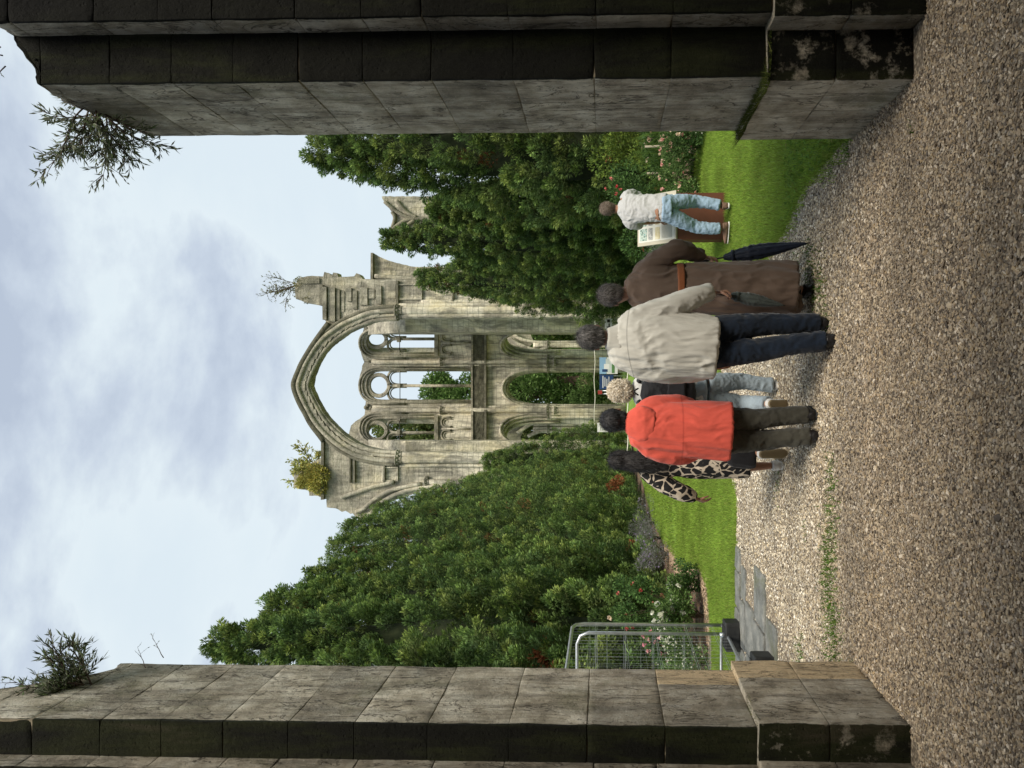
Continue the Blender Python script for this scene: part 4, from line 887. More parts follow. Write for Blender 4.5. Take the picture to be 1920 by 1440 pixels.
# ---- plants growing on the ruins
def twigs(rs, base, n, L, spread, dirv, r0=.006, leaf=None, gravity=0.0, sub=3):
    """branching sprays; returns twig G and leaf arrays"""
    g = G(); LP = []; LD = []
    for i in range(n):
        d = unit(np.array(dirv) + rs.normal(0, spread, 3)); p = np.array(base) + rs.normal(0, .03, 3); l = L * rs.uniform(.55, 1.1); P = [p]
        for k in range(6):
            d = unit(d + rs.normal(0, .13, 3) + np.array((0, 0, .05 - gravity * k * .05))); p = p + d * l / 6; P.append(p)
            if k >= 1:
                for s_ in range(sub):
                    d2 = unit(d + rs.normal(0, .55, 3)); l2 = l * rs.uniform(.10, .26); q = p + d2 * l2; q2 = q + unit(d2 + rs.normal(0, .3, 3)) * l2 * .6; g.tube([p, q, q2], [r0 * .4, r0 * .25, r0 * .12], 4)
                    for m in range(7):
                        t = rs.rand(); LP.append(p + (q - p) * t if m < 3 else q + (q2 - q) * t); LD.append(unit(d2 + rs.normal(0, .45, 3)))
        g.tube(P, [r0 * (1 - .13 * k) for k in range(7)], 5)
    return g, np.array(LP), np.array(LD)
def wallplant(name, loc, n, L, spread, dirv, leafL, leafW, cols, label, cat='shrub', r0=.006, grav=0.0, sub=3, seed=1, stem_mat=None, keep=1.0):
    rs = np.random.RandomState(seed); g, LP, LD = twigs(rs, loc, n, L, spread, dirv, r0, None, grav, sub); root = empty(name, loc, label, cat)
    g.build('stems', stem_mat or M_bark, root)
    k = rs.rand(len(LP)) < keep; LP, LD = LP[k], LD[k]; m = len(LP); U = unit(np.cross(LD, rs.normal(0, 1, (m, 3)))); c = np.array(cols)[rs.choice(len(cols), m)] * rs.uniform(.7, 1.3, (m, 1)); l = rs.uniform(.6, 1.2, m) * leafL
    V, Fq, cc = leafcards(LP, LD, U, l, np.full(m, leafW), c); mobj('leaves', V, Fq, M_leaf, root, False, col=cc); return root
M_twig = mat('twig_bark', (.10, .07, .055), .9)
grey = [(.15, .17, .11), (.22, .24, .18), (.13, .18, .08)]
wallplant('wall_shrub', at(180, 225, 4.4) + Vector((.05, 0, -.02)), 18, .36, .6, (-1, -.1, .15), .050, .0095, grey, 'sparse twiggy buddleia sprouting from the top of the darker right pillar', seed=3, stem_mat=M_twig, keep=1.0, sub=4)
wallplant('wall_shrub', at(150, 1275, 4.5) + Vector((-.05, 0, -.05)), 17, .30, .6, (.35, -.1, .75), .055, .009, grey + [(.08, .105, .05)], 'dense narrow leaved grey shrub on top of the left pillar', seed=5, stem_mat=M_twig, sub=4)
wallplant('wall_weed', at(294, 1236, 4.7), 2, .22, .25, (.65, 0, .35), .018, .004, grey, 'tiny bare sprig on the back edge of the left pillar', seed=6, r0=.003, sub=1, stem_mat=M_twig, keep=.3)
wallplant('wall_weed', at(12, 112, 3.95), 3, .22, .35, (-.7, 0, .6), .03, .006, grey, 'small weed at the very top of the right pillar', seed=7, r0=.004, sub=2, stem_mat=M_twig, keep=.6)
wallplant('wall_weed', at(20, 1292, 4.4), 3, .12, .4, (.3, 0, .8), .03, .006, grey, 'tiny weed tufts on the broken edge of the left pillar', seed=8, r0=.003, sub=1, stem_mat=M_twig, keep=.6)
wallplant('arch_sapling', at(562, 532, 48.4), 7, 2.9, .22, (-.25, 0, 1), .16, .05, [(.16, .19, .08), (.12, .13, .05), (.2, .17, .08)], 'slender sapling growing on the pinnacle of the right arch pier', 'sapling', r0=.03, seed=9, sub=3)
wallplant('arch_shrub', at(600, 880, 48.5), 14, 1.9, .55, (-.1, 0, 1), .24, .10, [(.46, .42, .13), (.38, .39, .13), (.32, .35, .12)], 'yellow autumn shrub covering the stump of the left arch pier', 'shrub', r0=.03, seed=10, sub=5)
rs = np.random.RandomState(5); V, Fq, c = leafball(rs, [at(575, 900, 48.0), at(590, 885, 48.0), at(590, 905, 48.0), at(602, 890, 48.0), at(601, 915, 48.0), at(566, 905, 48.0)], [.5, .6, .55, .6, .45, .35], 7000, .15, [(.46, .42, .12), (.34, .36, .11), (.50, .42, .13)])
o = mobj('ivy', V, Fq, M_leaf, None, False, col=c); tag(o, 'golden yellow creeper draped over the left pier top beneath the shrub', 'creeper')
rs = np.random.RandomState(6); V, Fq, c = leafball(rs, [at(558, 530, 48.0), at(562, 524, 48.1), at(556, 542, 48.1), at(574, 563, 48)], [.28, .22, .25, .22], 900, .08, [(.16, .15, .03), (.11, .12, .03)]); tag(mobj('moss_cushion', V, Fq, M_leaf, None, False, col=c), 'olive moss cushion on the right pinnacle under the sapling', 'moss')
# ---- flower beds
def shrub(name, x, y, H, Rr, label, seed, cols, n=5000, leafL=.05, flowers=None, nf=0, fr=.035, asp=.5, blobs=9):
    rs = np.random.RandomState(seed); root = empty(name, (x, y, 0), label, 'flowering shrub' if flowers is not None else 'shrub')
    cs = [(x + rs.normal(0, Rr * .42), y + rs.normal(0, Rr * .35), H * rs.uniform(.25, .82)) for _ in range(blobs)]; rr = [rs.uniform(.25, .45) * Rr for _ in range(blobs)]
    V, Fq, c = leafball(rs, cs, rr, n, leafL, cols, .4, asp, .5, .2); mobj('foliage', V, Fq, M_leaf, root, False, col=c)
    g = G()
    for q in cs[:7]: g.tube([(x + rs.normal(0, .03), y + rs.normal(0, .03), 0), ((x + q[0]) / 2, (y + q[1]) / 2, q[2] * .6), q], [.012, .009, .005], 5)
    g.build('stems', M_bark, root)
    if flowers is not None:
        C_ = []; 
        for k in range(nf):
            j = rs.randint(len(cs)); d = unit(rs.normal(0, 1, 3) + (0, -.7, .6)); C_.append(np.array(cs[j]) + d * rr[j] * 1.05)
        Vs = []; cc = []
        for k, q in enumerate(C_):      # each bloom: a cup of petals
            m = 11; d0 = unit(rs.normal(0, .5, 3) + (0, -.6, .6)); D = unit(d0 + rs.normal(0, .75, (m, 3))); U = unit(np.cross(D, d0 + .01)); c0 = np.array(flowers[rs.randint(len(flowers))]); s_ = fr * rs.uniform(.7, 1.25)
            v, f, c_ = leafcards(np.tile(q, (m, 1)), D, U, np.full(m, s_), np.full(m, s_ * .95), np.tile(c0, (m, 1)) * rs.uniform(.8, 1.1, (m, 1))); Vs.append(v); cc.append(c_)
        V = np.concatenate(Vs); mobj('blooms', V, np.arange(len(V)).reshape(-1, 4), M_petal, root, False, col=np.concatenate(cc))
    return root
def fountain(name, x, y, H, n, label, seed, col=(.10, .17, .035), w=.018):
    rs = np.random.RandomState(seed); Vs = []; Fs = []; cs = []; k = 0
    for i in range(n):
        a = rs.uniform(0, 6.28); lean = rs.uniform(.15, 1.0); l = H * rs.uniform(.7, 1.15); ns = 5; c0 = np.array(col) * rs.uniform(.6, 1.6)
        for j in range(ns + 1):
            t = j / ns; r_ = lean * l * .75 * t ** 1.3; z = l * (t - .38 * lean * t * t) ; ww = w * (1 - t ** 1.5) + .001
            Vs += [(x + math.cos(a) * r_ - math.sin(a) * ww / 2, y + math.sin(a) * r_ + math.cos(a) * ww / 2, z), (x + math.cos(a) * r_ + math.sin(a) * ww / 2, y + math.sin(a) * r_ - math.cos(a) * ww / 2, z)]; cs += [c0, c0]
        for j in range(ns): Fs.append((k + 2 * j, k + 2 * j + 1, k + 2 * j + 3, k + 2 * j + 2))
        k += 2 * (ns + 1)
    o = mobj(name, Vs, np.array(Fs), M_blade, None, False, col=np.array(cs)); return tag(o, label, 'ornamental grass')
rose = [(.62, .09, .09), (.70, .20, .18), (.75, .30, .26)]; pink = [(.75, .42, .36), (.8, .58, .45), (.8, .66, .5)]; white = [(.8, .8, .7), (.75, .75, .62)]; pinkm = [(.72, .30, .36), (.76, .45, .45)]
lf = [(.06, .12, .03), (.09, .16, .045), (.045, .09, .03)]; lg = [(.10, .17, .05), (.13, .20, .06), (.07, .13, .04)]
shrub('rose_bush', 3.55, 13.9, 1.55, .85, 'tall rose bush with coral red blooms right of the reading man', 1, lf, 6500, .055, rose, 16, .06)
shrub('rose_bush', 4.35, 13.6, 1.35, .6, 'slimmer rose bush with a few salmon blooms near the stake', 2, lf, 3500, .055, pink, 12, .05)
shrub('rose_bush', 3.35, 12.9, .62, .62, 'low bush dotted with pale pink roses at the lawn edge by the reading man', 3, lg, 6000, .04, pink, 46, .04)
shrub('rose_bush', 3.95, 12.4, .66, .55, 'low cream and pink rose bush beside the tall stake', 4, lg, 5500, .04, pink, 40, .04)
shrub('rose_bush', 4.35, 12.25, .6, .6, 'low leafy rose bush against the right pillar', 15, lf, 4500, .045, pink, 16, .045)
shrub('ground_shrub', 4.2, 11.75, .25, .4, 'small dark mound of ground cover at the bed corner by the right pillar', 5, lf, 3000, .03, white, 20, .015)
shrub('ground_shrub', 2.75, 12.75, .3, .3, 'tiny grey green mound beside the information board post', 16, [(.10, .13, .07)], 1600, .03)
fountain('ornamental_grass', 4.05, 13.3, 1.15, 240, 'spiky grass clump left of the wooden stake', 6)
fountain('ornamental_grass', 4.55, 13.2, 1.25, 260, 'spiky grass clump touching the right pillar', 7)
fountain('ornamental_grass', 3.55, 13.4, .9, 150, 'smaller spiky clump behind the pale roses', 17)
shrub('lavender_bush', 3.05, 17.3, .85, .8, 'grey lavender bush behind the information board', 8, [(.16, .19, .15), (.22, .22, .20), (.12, .15, .09)], 5500, .045, None, 0, asp=.18)
shrub('yellow_shrub', 4.6, 15.0, 2.2, .8, 'yellow green shrub in front of the tallest right hedge tree', 9, [(.13, .18, .03), (.09, .14, .03)], 4500, .06)
wt = mat('weathered_stake', (.30, .26, .19), .9)
for (x, y, x0, x1, lb) in ((275, 12.9, 1209, 1306, 'tall weathered wooden stake standing between the rose bushes'), (325, 13.6, 1213, 1256, 'short wooden stake in the spiky grass')):
    a = at(x0, x, y); g = G(); g.tube([(a.x, a.y, 0), (a.x + .01, a.y, a.z * .5), (a.x, a.y, a.z)], [.022, .02, .018], 6); o = g.build('stake', wt); tag(o, lb, 'stake')
# left bed
shrub('rose_bush', -4.15, 14.0, 1.75, .55, 'upright rose bush with coral blooms behind the wire fence end', 10, lf, 4500, .05, rose + pink, 14, .06)
fountain('ornamental_grass', -3.95, 13.0, .95, 260, 'arching grass clump beside the white hydrangea', 11, (.12, .19, .05))
shrub('hydrangea_bush', -3.78, 12.2, .85, .42, 'bush with white flower heads right behind the fence post', 12, lg, 3000, .06, white, 26, .085)
shrub('ground_shrub', -3.45, 12.7, .5, .45, 'dark green mound at the rounded end of the left bed', 13, lf, 4000, .04)
shrub('daisy_bush', -4.4, 11.9, .72, .7, 'mound of tiny white daisies behind the wire fence', 14, lg, 6500, .04, white, 260, .018)
shrub('rose_bush', -4.55, 12.8, 1.0, .6, 'pink rose bush above the white daisies', 18, lf, 4500, .05, pinkm, 30, .05)
shrub('ground_shrub', -4.7, 13.7, 1.0, .6, 'leafy green bush behind the white daisies', 19, lf, 4200, .05)
for i, (x, y) in enumerate(((-4.35, 21.2), (-4.45, 24.2), (-4.3, 18.8))):
    shrub('lavender_bush', x, y, .85, .75, ['mauve tinted lavender bush beside the woman in the patterned dress', 'farther grey lavender bush at the foot of the left hedge', 'nearest grey lavender bush by the left lawn bend'][i], 30 + i, [(.17, .19, .15), (.24, .22, .25), (.12, .15, .10)], 5000, .05, [(.4, .33, .5)], 40, .03, asp=.18)
for i, (x, y, z, r) in enumerate(((at(1155, 905, 30.5).x, 30.3, at(1155, 905, 30.3).z, .4), (at(1030, 1232, 15.4).x, 15.6, at(1030, 1232, 15.6).z, .42), (at(962, 1115, 19).x, 18.9, at(962, 1115, 18.9).z, .24), (at(1205, 1022, 22.3).x, 21.6, at(1205, 1022, 21.6).z, .3), (at(1080, 405, 24).x, 21.3, at(1080, 405, 21.3).z, .22))):
    rs = np.random.RandomState(70 + i); V, Fq, c = leafball(rs, [(x + rs.normal(0, r * .4), y + rs.normal(0, r * .3), z + rs.normal(0, r * .4)) for _ in range(6)], [r * .5] * 6, 900, .10, [(.20, .07, .03), (.26, .11, .05)])
    tag(mobj('dead_foliage', V, Fq, M_leaf, None, False, col=c), ['rust brown dead patch in the left hedge near the dark haired woman', 'brown dead patch in the hedge above the wire fence', 'small reddish patch high in the left hedge', 'low rusty patch at the foot of the left hedge', 'small brown patch in the right hedge above the reading man'][i], 'dead foliage')
# ================================================================ PEOPLE
def remesh(name, g, voxel, m, parent, disp=None, smooth_it=4, col=None, adapt=None):
    """fuse overlapping shapes into one continuous surface"""
    me = bpy.data.meshes.new('tmp'); me.from_pydata([tuple(v) for v in g.verts()], [], g.F); me.update()
    bm = bmesh.new(); bm.from_mesh(me); bmesh.ops.recalc_face_normals(bm, faces=bm.faces); bm.to_mesh(me); bm.free()
    o = bpy.data.objects.new('tmp', me); C.objects.link(o)
    r = o.modifiers.new('r', 'REMESH'); r.mode = 'VOXEL'; r.voxel_size = voxel; r.use_smooth_shade = True
    s = o.modifiers.new('s', 'SMOOTH'); s.iterations = smooth_it; s.factor = .5
    dg = bpy.context.evaluated_depsgraph_get(); dg.update(); ev = o.evaluated_get(dg); me2 = bpy.data.meshes.new_from_object(ev)
    bpy.data.objects.remove(o); n = len(me2.vertices); co = np.empty(n * 3, np.float32); me2.vertices.foreach_get('co', co); co = co.reshape(-1, 3).astype(float)
    nn = np.empty(n * 3, np.float32); me2.vertices.foreach_get('normal', nn); nn = nn.reshape(-1, 3).astype(float)
    if disp is not None: co = co + nn * disp(co, nn)[:, None]
    F4 = [tuple(p.vertices) for p in me2.polygons]; bpy.data.meshes.remove(me2)
    return mobj(name, co, F4, m, parent, True, col=col(co) if callable(col) else col), co, nn
def skin(tone=(.42, .24, .17)):
    def f(nt, b):
        BC(nt, b, ramp(nt, noise(nt, 9, 5, ocvec(nt)), [(.35, tuple(c * .82 for c in tone)), (.65, tone)])); b.inputs['Subsurface Weight'].default_value = .1; b.inputs['Subsurface Radius'].default_value = (.02, .008, .005)
    return mat('skin', rough=.55, build=f)
def cloth(name, c, var=.15, rough=.9, fine=420, extra=None):
    def f(nt, b):
        v = ocvec(nt); cc = ramp(nt, noise(nt, 3.5, 5, v, .6), [(.3, tuple(k * (1 - var) for k in c)), (.7, tuple(min(1, k * (1 + var)) for k in c))])
        if extra: cc = extra(nt, cc, v)
        BC(nt, b, cc); n1 = bump(nt, b, noise(nt, fine, 2, v), .25, .002); bump(nt, b, noise(nt, 16, 5, ocvec(nt, (1, 1, .25)), .6, .6), .38, .02, n1); b.inputs['Sheen Weight'].default_value = .15
    return mat(name, rough=rough, build=f, spec=.2)
M_sk = skin(); M_sk2 = skin((.36, .19, .12)); M_eye = mat('eye_white', (.75, .73, .7), .3); M_iris = mat('iris', (.06, .04, .03), .3); M_lip = mat('lips', (.40, .15, .13), .5)
def folds(P, N_, amp, f=(9, 9, 3.2), seed=0.0, f2=None):
    q = P * np.array(f) + seed; w = fbm(q + .5 * pn(P * 4 + seed)[:, None], 3, .5); r = amp * (1 - 2.2 * np.abs(w)).clip(-1, 1); w2 = pn(q * 2.3 + 5) ; return r + amp * .45 * (1 - 2.4 * np.abs(w2)).clip(-1, 1)
def hand(g, wr, d, nrm, side, curl=.5, s=1.0, spread=.16):
    """palm and five fingers; d = pointing direction, nrm = back of hand, side=+1: thumb towards d x nrm"""
    d = Vector(d).normalized(); nrm = Vector(nrm); nrm = (nrm - d * nrm.dot(d)).normalized(); u = d.cross(nrm).normalized()   # u across the palm
    wr = Vector(wr)
    for k in (-1, -.33, .33, 1):
        g.tube([wr - d * .01, wr + d * .045 * s + u * .018 * k * s, wr + d * .088 * s + u * .028 * k * s], [.017 * s, .0155 * s, .0115 * s], 8)
    L = {-1: .066, -.33: .077, .33: .083, 1: .074}
    for k in (-1, -.33, .33, 1):
        kk = k * side; base = wr + d * .085 * s + u * .029 * k * s; l = L[kk] * s; P = [base]; a = 0; p = base
        for j, fr in enumerate((.42, .33, .25)):
            a += curl * (.9 + .1 * j) * (1.0 + .08 * k); dd = d * math.cos(a) - nrm * math.sin(a) + u * spread * k * .5; p = p + dd.normalized() * l * fr; P.append(p)
        g.tube(P, [.0098 * s, .0090 * s, .0083 * s, .0070 * s], 8)
    b0 = wr + d * .022 * s + u * .022 * s * side; t1 = b0 + (d * .55 + u * .75 * side - nrm * .35).normalized() * .042 * s; t2 = t1 + (d * .9 + u * .25 * side - nrm * (.3 + curl * .5)).normalized() * .032 * s; t3 = t2 + (d * .9 - nrm * (.2 + curl)).normalized() * .022 * s
    g.tube([b0, t1, t2, t3], [.015 * s, .0115 * s, .0105 * s, .008 * s], 8)
def head_frame(c, yaw=0.0, pitch=0.0, roll=0.0):
    return Matrix.Rotation(yaw, 3, 'Z') @ Matrix.Rotation(roll, 3, 'Y') @ Matrix.Rotation(-pitch, 3, 'X')
def head_shapes(g, c, M, s=1.0):
    c = Vector(c); A = lambda p: c + M @ (Vector(p) * s)
    g.ell(A((0, -.012, .028)), (.074 * s, .093 * s, .088 * s), M, 20, 14); g.ell(A((0, .022, -.035)), (.058 * s, .066 * s, .078 * s), M, 18, 12); g.ell(A((0, .055, -.088)), (.028 * s, .025 * s, .020 * s), M)
    g.tube([A((0, .078, .018)), A((0, .096, -.010)), A((0, .106, -.030)), A((0, .090, -.038))], [.008 * s, .010 * s, .014 * s, .010 * s], 8)
    for k in (-1, 1):
        g.ell(A((.078 * k, -.008, -.012)), (.011 * s, .020 * s, .032 * s), M @ Matrix.Rotation(.25 * k, 3, 'Z'), 12, 8); g.tube([A((.010 * k, .088, .025)), A((.035 * k, .082, .030)), A((.055 * k, .065, .020))], [.008 * s, .009 * s, .006 * s], 6); g.ell(A((.042 * k, .058, -.030)), (.022 * s, .018 * s, .022 * s), M)
    g.tube([A((-.024, .082, -.062)), A((0, .090, -.060)), A((.024, .082, -.062))], [.005 * s, .009 * s, .005 * s], 6)
    return A
def person(label, D, P, spec):
    """P: joints as picture pixels (x, y[, extra depth]); spec: clothes builders"""
    j = {k: at(v[0], v[1], D + (v[2] if len(v) > 2 else 0)) for k, v in P.items()}
    gx = (j['anL'] + j['anR']) / 2; root = empty('person', (gx.x, gx.y, 0), label, 'person', spec.get('group'))
    s = spec.get('s', 1.0); b = G(); hc = j['head']; M = head_frame(hc, spec.get('yaw', 0), spec.get('pitch', 0), spec.get('roll', 0)); A = head_shapes(b, hc, M, s)
    X = (1, 0, 0)
    b.tube([A((0, -.025, -.055)), (A((0, -.03, -.1)) + j['neck']) / 2, j['neck'] + Vector((0, 0, -.03))], [.055 * s, .055 * s, .075 * s], 14)
    tw = spec.get('torso', (.15, .16, .13, .155)); pm = j['pelvis']; ck = j['neck']; up_ = ck - pm
    tp = [pm, pm + up_ * .25, pm + up_ * .6, pm + up_ * .85, pm + up_ * .97]; b.tube(tp, [(tw[3], .11), (tw[2], .09), (tw[1], .11), (tw[0], .085), (.07, .06)], 18, True, X)
    for q in 'LR':
        sh, el, wr = j['sh' + q], j['el' + q], j['wr' + q]; b.tube(smoothpath([ck + (sh - ck) * .45, sh, (sh + el) / 2, el, (el + wr) / 2, wr], 3), [.045 * s] * 3 + [.045 * s] * 3 + [.04 * s] * 3 + [.034 * s] * 3 + [.032 * s] * 3 + [.026 * s], 12)
        hp, kn, an = j['hip' + q], j['kn' + q], j['an' + q]; b.tube(smoothpath([hp, (hp + kn) / 2, kn, kn + (an - kn) * .35, an], 3), [.078 * s] * 3 + [.060 * s] * 3 + [.044 * s] * 3 + [.044 * s, .042 * s, .036 * s] + [.032 * s], 12)
        td = Vector(spec.get('toe' + q, (0, 1, 0))).normalized(); heel = an - td * .045 + Vector(spec.get('heeld' + q, (0, 0, -.055))); b.tube([heel, an + td * .05 + Vector(spec.get('heeld' + q, (0, 0, -.055))) * .8, an + td * .16 * s + Vector(spec.get('heeld' + q, (0, 0, -.055)))], [.03, .036, .026], 10)
        h = spec['hand' + q]; hand(b, wr + (wr - el).normalized() * .01, h[0], h[1], h[2], h[3], s * .95)
    body, _, _ = remesh('body', b, .0055 if not spec.get('coarse') else .007, spec.get('skin', M_sk), root, None, 3)
    ge = G()
    for k in (-1, 1):
        ge = G(); ge.ell(A((.031 * k, .071, .006)), (.012 * s,) * 3, M); ey = ge.build('eye', M_eye, body); ge = G(); ge.ell(A((.031 * k, .0785, .006)), (.006 * s, .0055 * s, .006 * s), M); ge.build('iris', M_iris, body)
    ge = G(); ge.tube([A((-.024, .086, -.063)), A((0, .0965, -.060)), A((.024, .086, -.063))], [.003, .0065, .003], 6); ge.build('lips', M_lip, body)
    return root, j, A, M, s, body
def hair(root, A, M, s, cols, shapes, nst=5200, ln=(.025, .055), curl=0.0, dens=.0045, noise_amp=.003, fall=1.0, w=.0018, name='hair'):
    g = G()
    for sh in shapes:
        if sh[0] == 'e': g.ell(A(sh[1]), tuple(k * s for k in sh[2]), M, 18, 12)
        else: g.tube(smoothpath([A(p) for p in sh[1]], 4), [r for r in np.interp(np.linspace(0, 1, (len(sh[1]) - 1) * 4 + 1), np.linspace(0, 1, len(sh[2])), sh[2])] if not isinstance(sh[2][0], tuple) else [tuple(np.array(sh[2][min(i // 4, len(sh[2]) - 1)])) for i in range((len(sh[1]) - 1) * 4 + 1)], 14, True, (1, 0, 0))
    cols = np.array(cols)
    def hcol(co):
        t = pn(co * np.array((60, 60, 9)))[:, None] * .5 + .5; return cols[0] * (1 - t) + cols[-1] * t
    o, co, nn = remesh(name, g, dens, M_hair, root, lambda P, N_: noise_amp * fbm(P * np.array((50, 50, 14 if not curl else 50)), 3), 2, hcol)
    k = RS.randint(0, len(co), nst); B0 = co[k] + nn[k] * .001; n_ = nn[k]
    dn = np.tile(np.array(M @ Vector((0, -.15, -1))), (nst, 1)); tdir = unit(dn - n_ * (dn * n_).sum(1, keepdims=True) + n_ * .28 + RS.normal(0, .22 + curl, (nst, 3))); U = unit(np.cross(tdir, n_ + RS.normal(0, .3, (nst, 3))))
    L = RS.uniform(*ln, nst); V, Fq, c = leafcards(B0 - tdir * (L * .3)[:, None], tdir, U, L, np.full(nst, w), cols[RS.randint(0, len(cols), nst)] * RS.uniform(.7, 1.35, (nst, 1)))
    mobj('strands', V, Fq, M_hair, o, False, col=c); return o
M_hair = colmat('hair_fibre', .55, .35)
short = [('e', (0, -.018, .038), (.083, .098, .086)), ('e', (0, -.060, -.012), (.066, .045, .055)), ('e', (.070, -.018, .018), (.016, .034, .036)), ('e', (-.070, -.018, .018), (.016, .034, .036))]
def garment(name, tubes, m, root, D, voxel=.009, amp=.007, f=(9, 9, 3.2), seed=0.0, it=5, col=None, extra=None, j=None):
    g = G()
    for t in tubes:
        pts = smoothpath([tuple(at(p[0], p[1], D + p[2])) for p in t], 4); rr = [p[3] if isinstance(p[3], tuple) else (p[3], p[3]) for p in t]; rs_ = smoothpath(rr, 4)
        g.tube(pts, [tuple(np.maximum(r, .012)) for r in rs_], 18, True, (1, 0, 0))
    if extra: extra(g)
    return remesh(name, g, voxel, m, root, (lambda P, N_: folds(P, N_, amp, f, seed)) if not callable(amp) else amp, it, col)
def shoe(root, an, td, m, msole, s=1.0, down=(0, 0, -1), name='shoe', hgt=.075, wd=1.0):
    an = Vector(an); td = Vector(td).normalized(); dn = Vector(down).normalized(); g = G(); b = an + dn * hgt * .62; sd_ = td.cross(dn)
    g.tube([an - td * .02, an + dn * .03 - td * .015, b - td * .03], [(.047 * wd, .05), (.046 * wd, .055), (.042 * wd, .05)], 14, True, sd_)
    P = [b - td * .075, b - td * .05, b + td * .03, b + td * .10, b + td * .16, b + td * .195]; g.tube(P, [(.026 * wd, .022), (.039 * wd, .034), (.042 * wd, .036), (.047 * wd, .028), (.041 * wd, .022), (.022 * wd, .014)], 14, True, sd_)
    o, _, _ = remesh(name, g, .007, m, root, None, 3)
    g = G(); c = b + dn * .030; g.tube([c - td * .085, c - td * .06, c + td * .03, c + td * .11, c + td * .17, c + td * .20], [(.018, .012), (.038 * wd, .013), (.040 * wd, .013), (.047 * wd, .013), (.040 * wd, .012), (.016, .010)], 14, True, sd_)
    remesh('sole', g, .007, msole, o, None, 2); return o
M_blk = mat('black_leather', (.012, .011, .011), .45); M_dsole = mat('dark_rubber', (.02, .02, .02), .8); M_wsole = mat('white_rubber', (.62, .60, .55), .7); M_wshoe = mat('white_canvas', (.66, .64, .60), .8); M_brshoe = mat('brown_canvas', (.14, .085, .055), .8); M_tsole = mat('tan_rubber', (.30, .24, .15), .8)
gp = 'group of visitors walking on the gravel'
def umbrella(name, label, pA, pB, rmax, m, grip, seed):
    """folded umbrella from handle pA to tip pB"""
    root = empty(name, tuple(pA), label, 'umbrella'); d = (pB - pA); L = d.length; d = d.normalized(); a = d.orthogonal().normalized(); b2 = d.cross(a); rs = np.random.RandomState(seed)
    prof = [(.13, .012), (.16, .024), (.20, .030), (.30, .8), (.42, 1), (.55, .95), (.70, .72), (.85, .42), (.94, .2), (.965, .11)]
    V = []; n = 48; rows_ = []
    ts = np.linspace(.14, .965, 40)
    for t in ts:
        r0 = np.interp(t, [q[0] for q in prof], [q[1] if q[1] > .05 else q[1] / rmax for q in prof]) * rmax
        for k in range(n):
            w = 2 * math.pi * k / n + t * 2.2; r = r0 * (1 + .22 * ((w * 8 / (2 * math.pi)) % 1 - .5)) * (1 + .05 * rs.normal()); V.append(pA + d * (t * L) + a * math.cos(w) * r + b2 * math.sin(w) * r)
    Fq = [(i * n + k, i * n + (k + 1) % n, (i + 1) * n + (k + 1) % n, (i + 1) * n + k) for i in range(len(ts) - 1) for k in range(n)]
    mobj('canopy', [tuple(v) for v in V], np.array(Fq), m, root, True)
    g = G(); g.tube([pA - d * .04, pA + d * .14 * L, pB - d * .02], [.006, .006, .004], 8); g.tube([pB - d * .06, pB], [.008, .003], 8); g.build('shaft', M_iron, root)
    g = G(); g.tube([pA - d * .10, pA - d * .02, pA + d * .05], [.013, .014, .011], 10); g.build('handle', grip, root)
    g = G(); c = pA + d * (.24 * L); g.tube([c - d * .012, c + d * .012], [rmax * .85, rmax * .85], 16); g.build('strap', m, root); return root
# ---- 1 grey shirt man
D1 = 5.40
r1, j1, A1, Mh, s1, bd1 = person('grey haired man in a loose pale grey shirt and navy jeans, tallest of the group', D1,
    dict(head=(1114, 633), neck=(1158, 638), shR=(1180, 598), shL=(1180, 682), elR=(1258, 572, -.02), elL=(1262, 700, .03), wrR=(1338, 549, .06), wrL=(1342, 690, .18), pelvis=(1318, 645), hipR=(1335, 620), hipL=(1335, 665), knR=(1432, 608, .03), knL=(1436, 655, .0), anR=(1527, 606, .05), anL=(1543, 639, -.10)),
    dict(s=1.03, torso=(.17, .18, .16, .16), toeR=(.15, 1, 0), toeL=(-.12, 1, 0), handR=((.1, .25, -1), (1, 0, 0), 1, .75), handL=((.1, .3, -1), (-1, 0, 0), -1, .5), group=gp, pitch=-.12, roll=.03))
hair(r1, A1, Mh, s1, [(.028, .025, .022), (.09, .085, .078), (.19, .18, .17)], short + [('e', (0, -.05, .0), (.074, .055, .07))])
def yoke(nt, cc, v):
    s_ = nt.nodes.new('ShaderNodeSeparateXYZ'); nt.links.new(v, s_.inputs[0]); z0 = at(1164, 640, D1).z - .02
    l = mth(nt, 'LESS_THAN', mth(nt, 'ABSOLUTE', mth(nt, 'SUBTRACT', mth(nt, 'ADD', s_.outputs['Z'], mth(nt, 'MULTIPLY', mth(nt, 'POWER', mth(nt, 'SUBTRACT', s_.outputs['X'], -.02), 2.0), .6)), z0 - .02)), .004); return mix(nt, mth(nt, 'MULTIPLY', l, .5), cc, (.16, .155, .14))
M_gs = cloth('grey_linen', (.50, .49, .44), .06, extra=yoke)
garment('shirt', [[(1148, 637, 0, (.085, .07)), (1160, 640, 0, (.180, .095)), (1190, 641, -.01, (.225, .125)), (1235, 643, -.01, (.235, .145)), (1290, 648, -.01, (.235, .150)), (1342, 652, -.01, (.225, .145))],
    [(1172, 615, 0, .075), (1195, 597, -.01, .085), (1245, 580, -.02, .082), (1290, 562, .0, .078), (1325, 549, .03, .062), (1334, 547, .04, .055)], [(1172, 668, 0, .075), (1200, 688, 0, .080), (1255, 698, .02, .080), (1305, 697, .09, .068), (1336, 690, .15, .052)]], M_gs, r1, D1, .0095, lambda P, N_: folds(P, N_, .0085, (12, 12, 1.6), 3.0), seed=3)
garment('collar', [[(1137, 635, -.03, (.072, .065)), (1150, 636, -.02, (.100, .080)), (1163, 638, -.01, (.150, .095))]], M_gs, r1, D1, .008, .003)
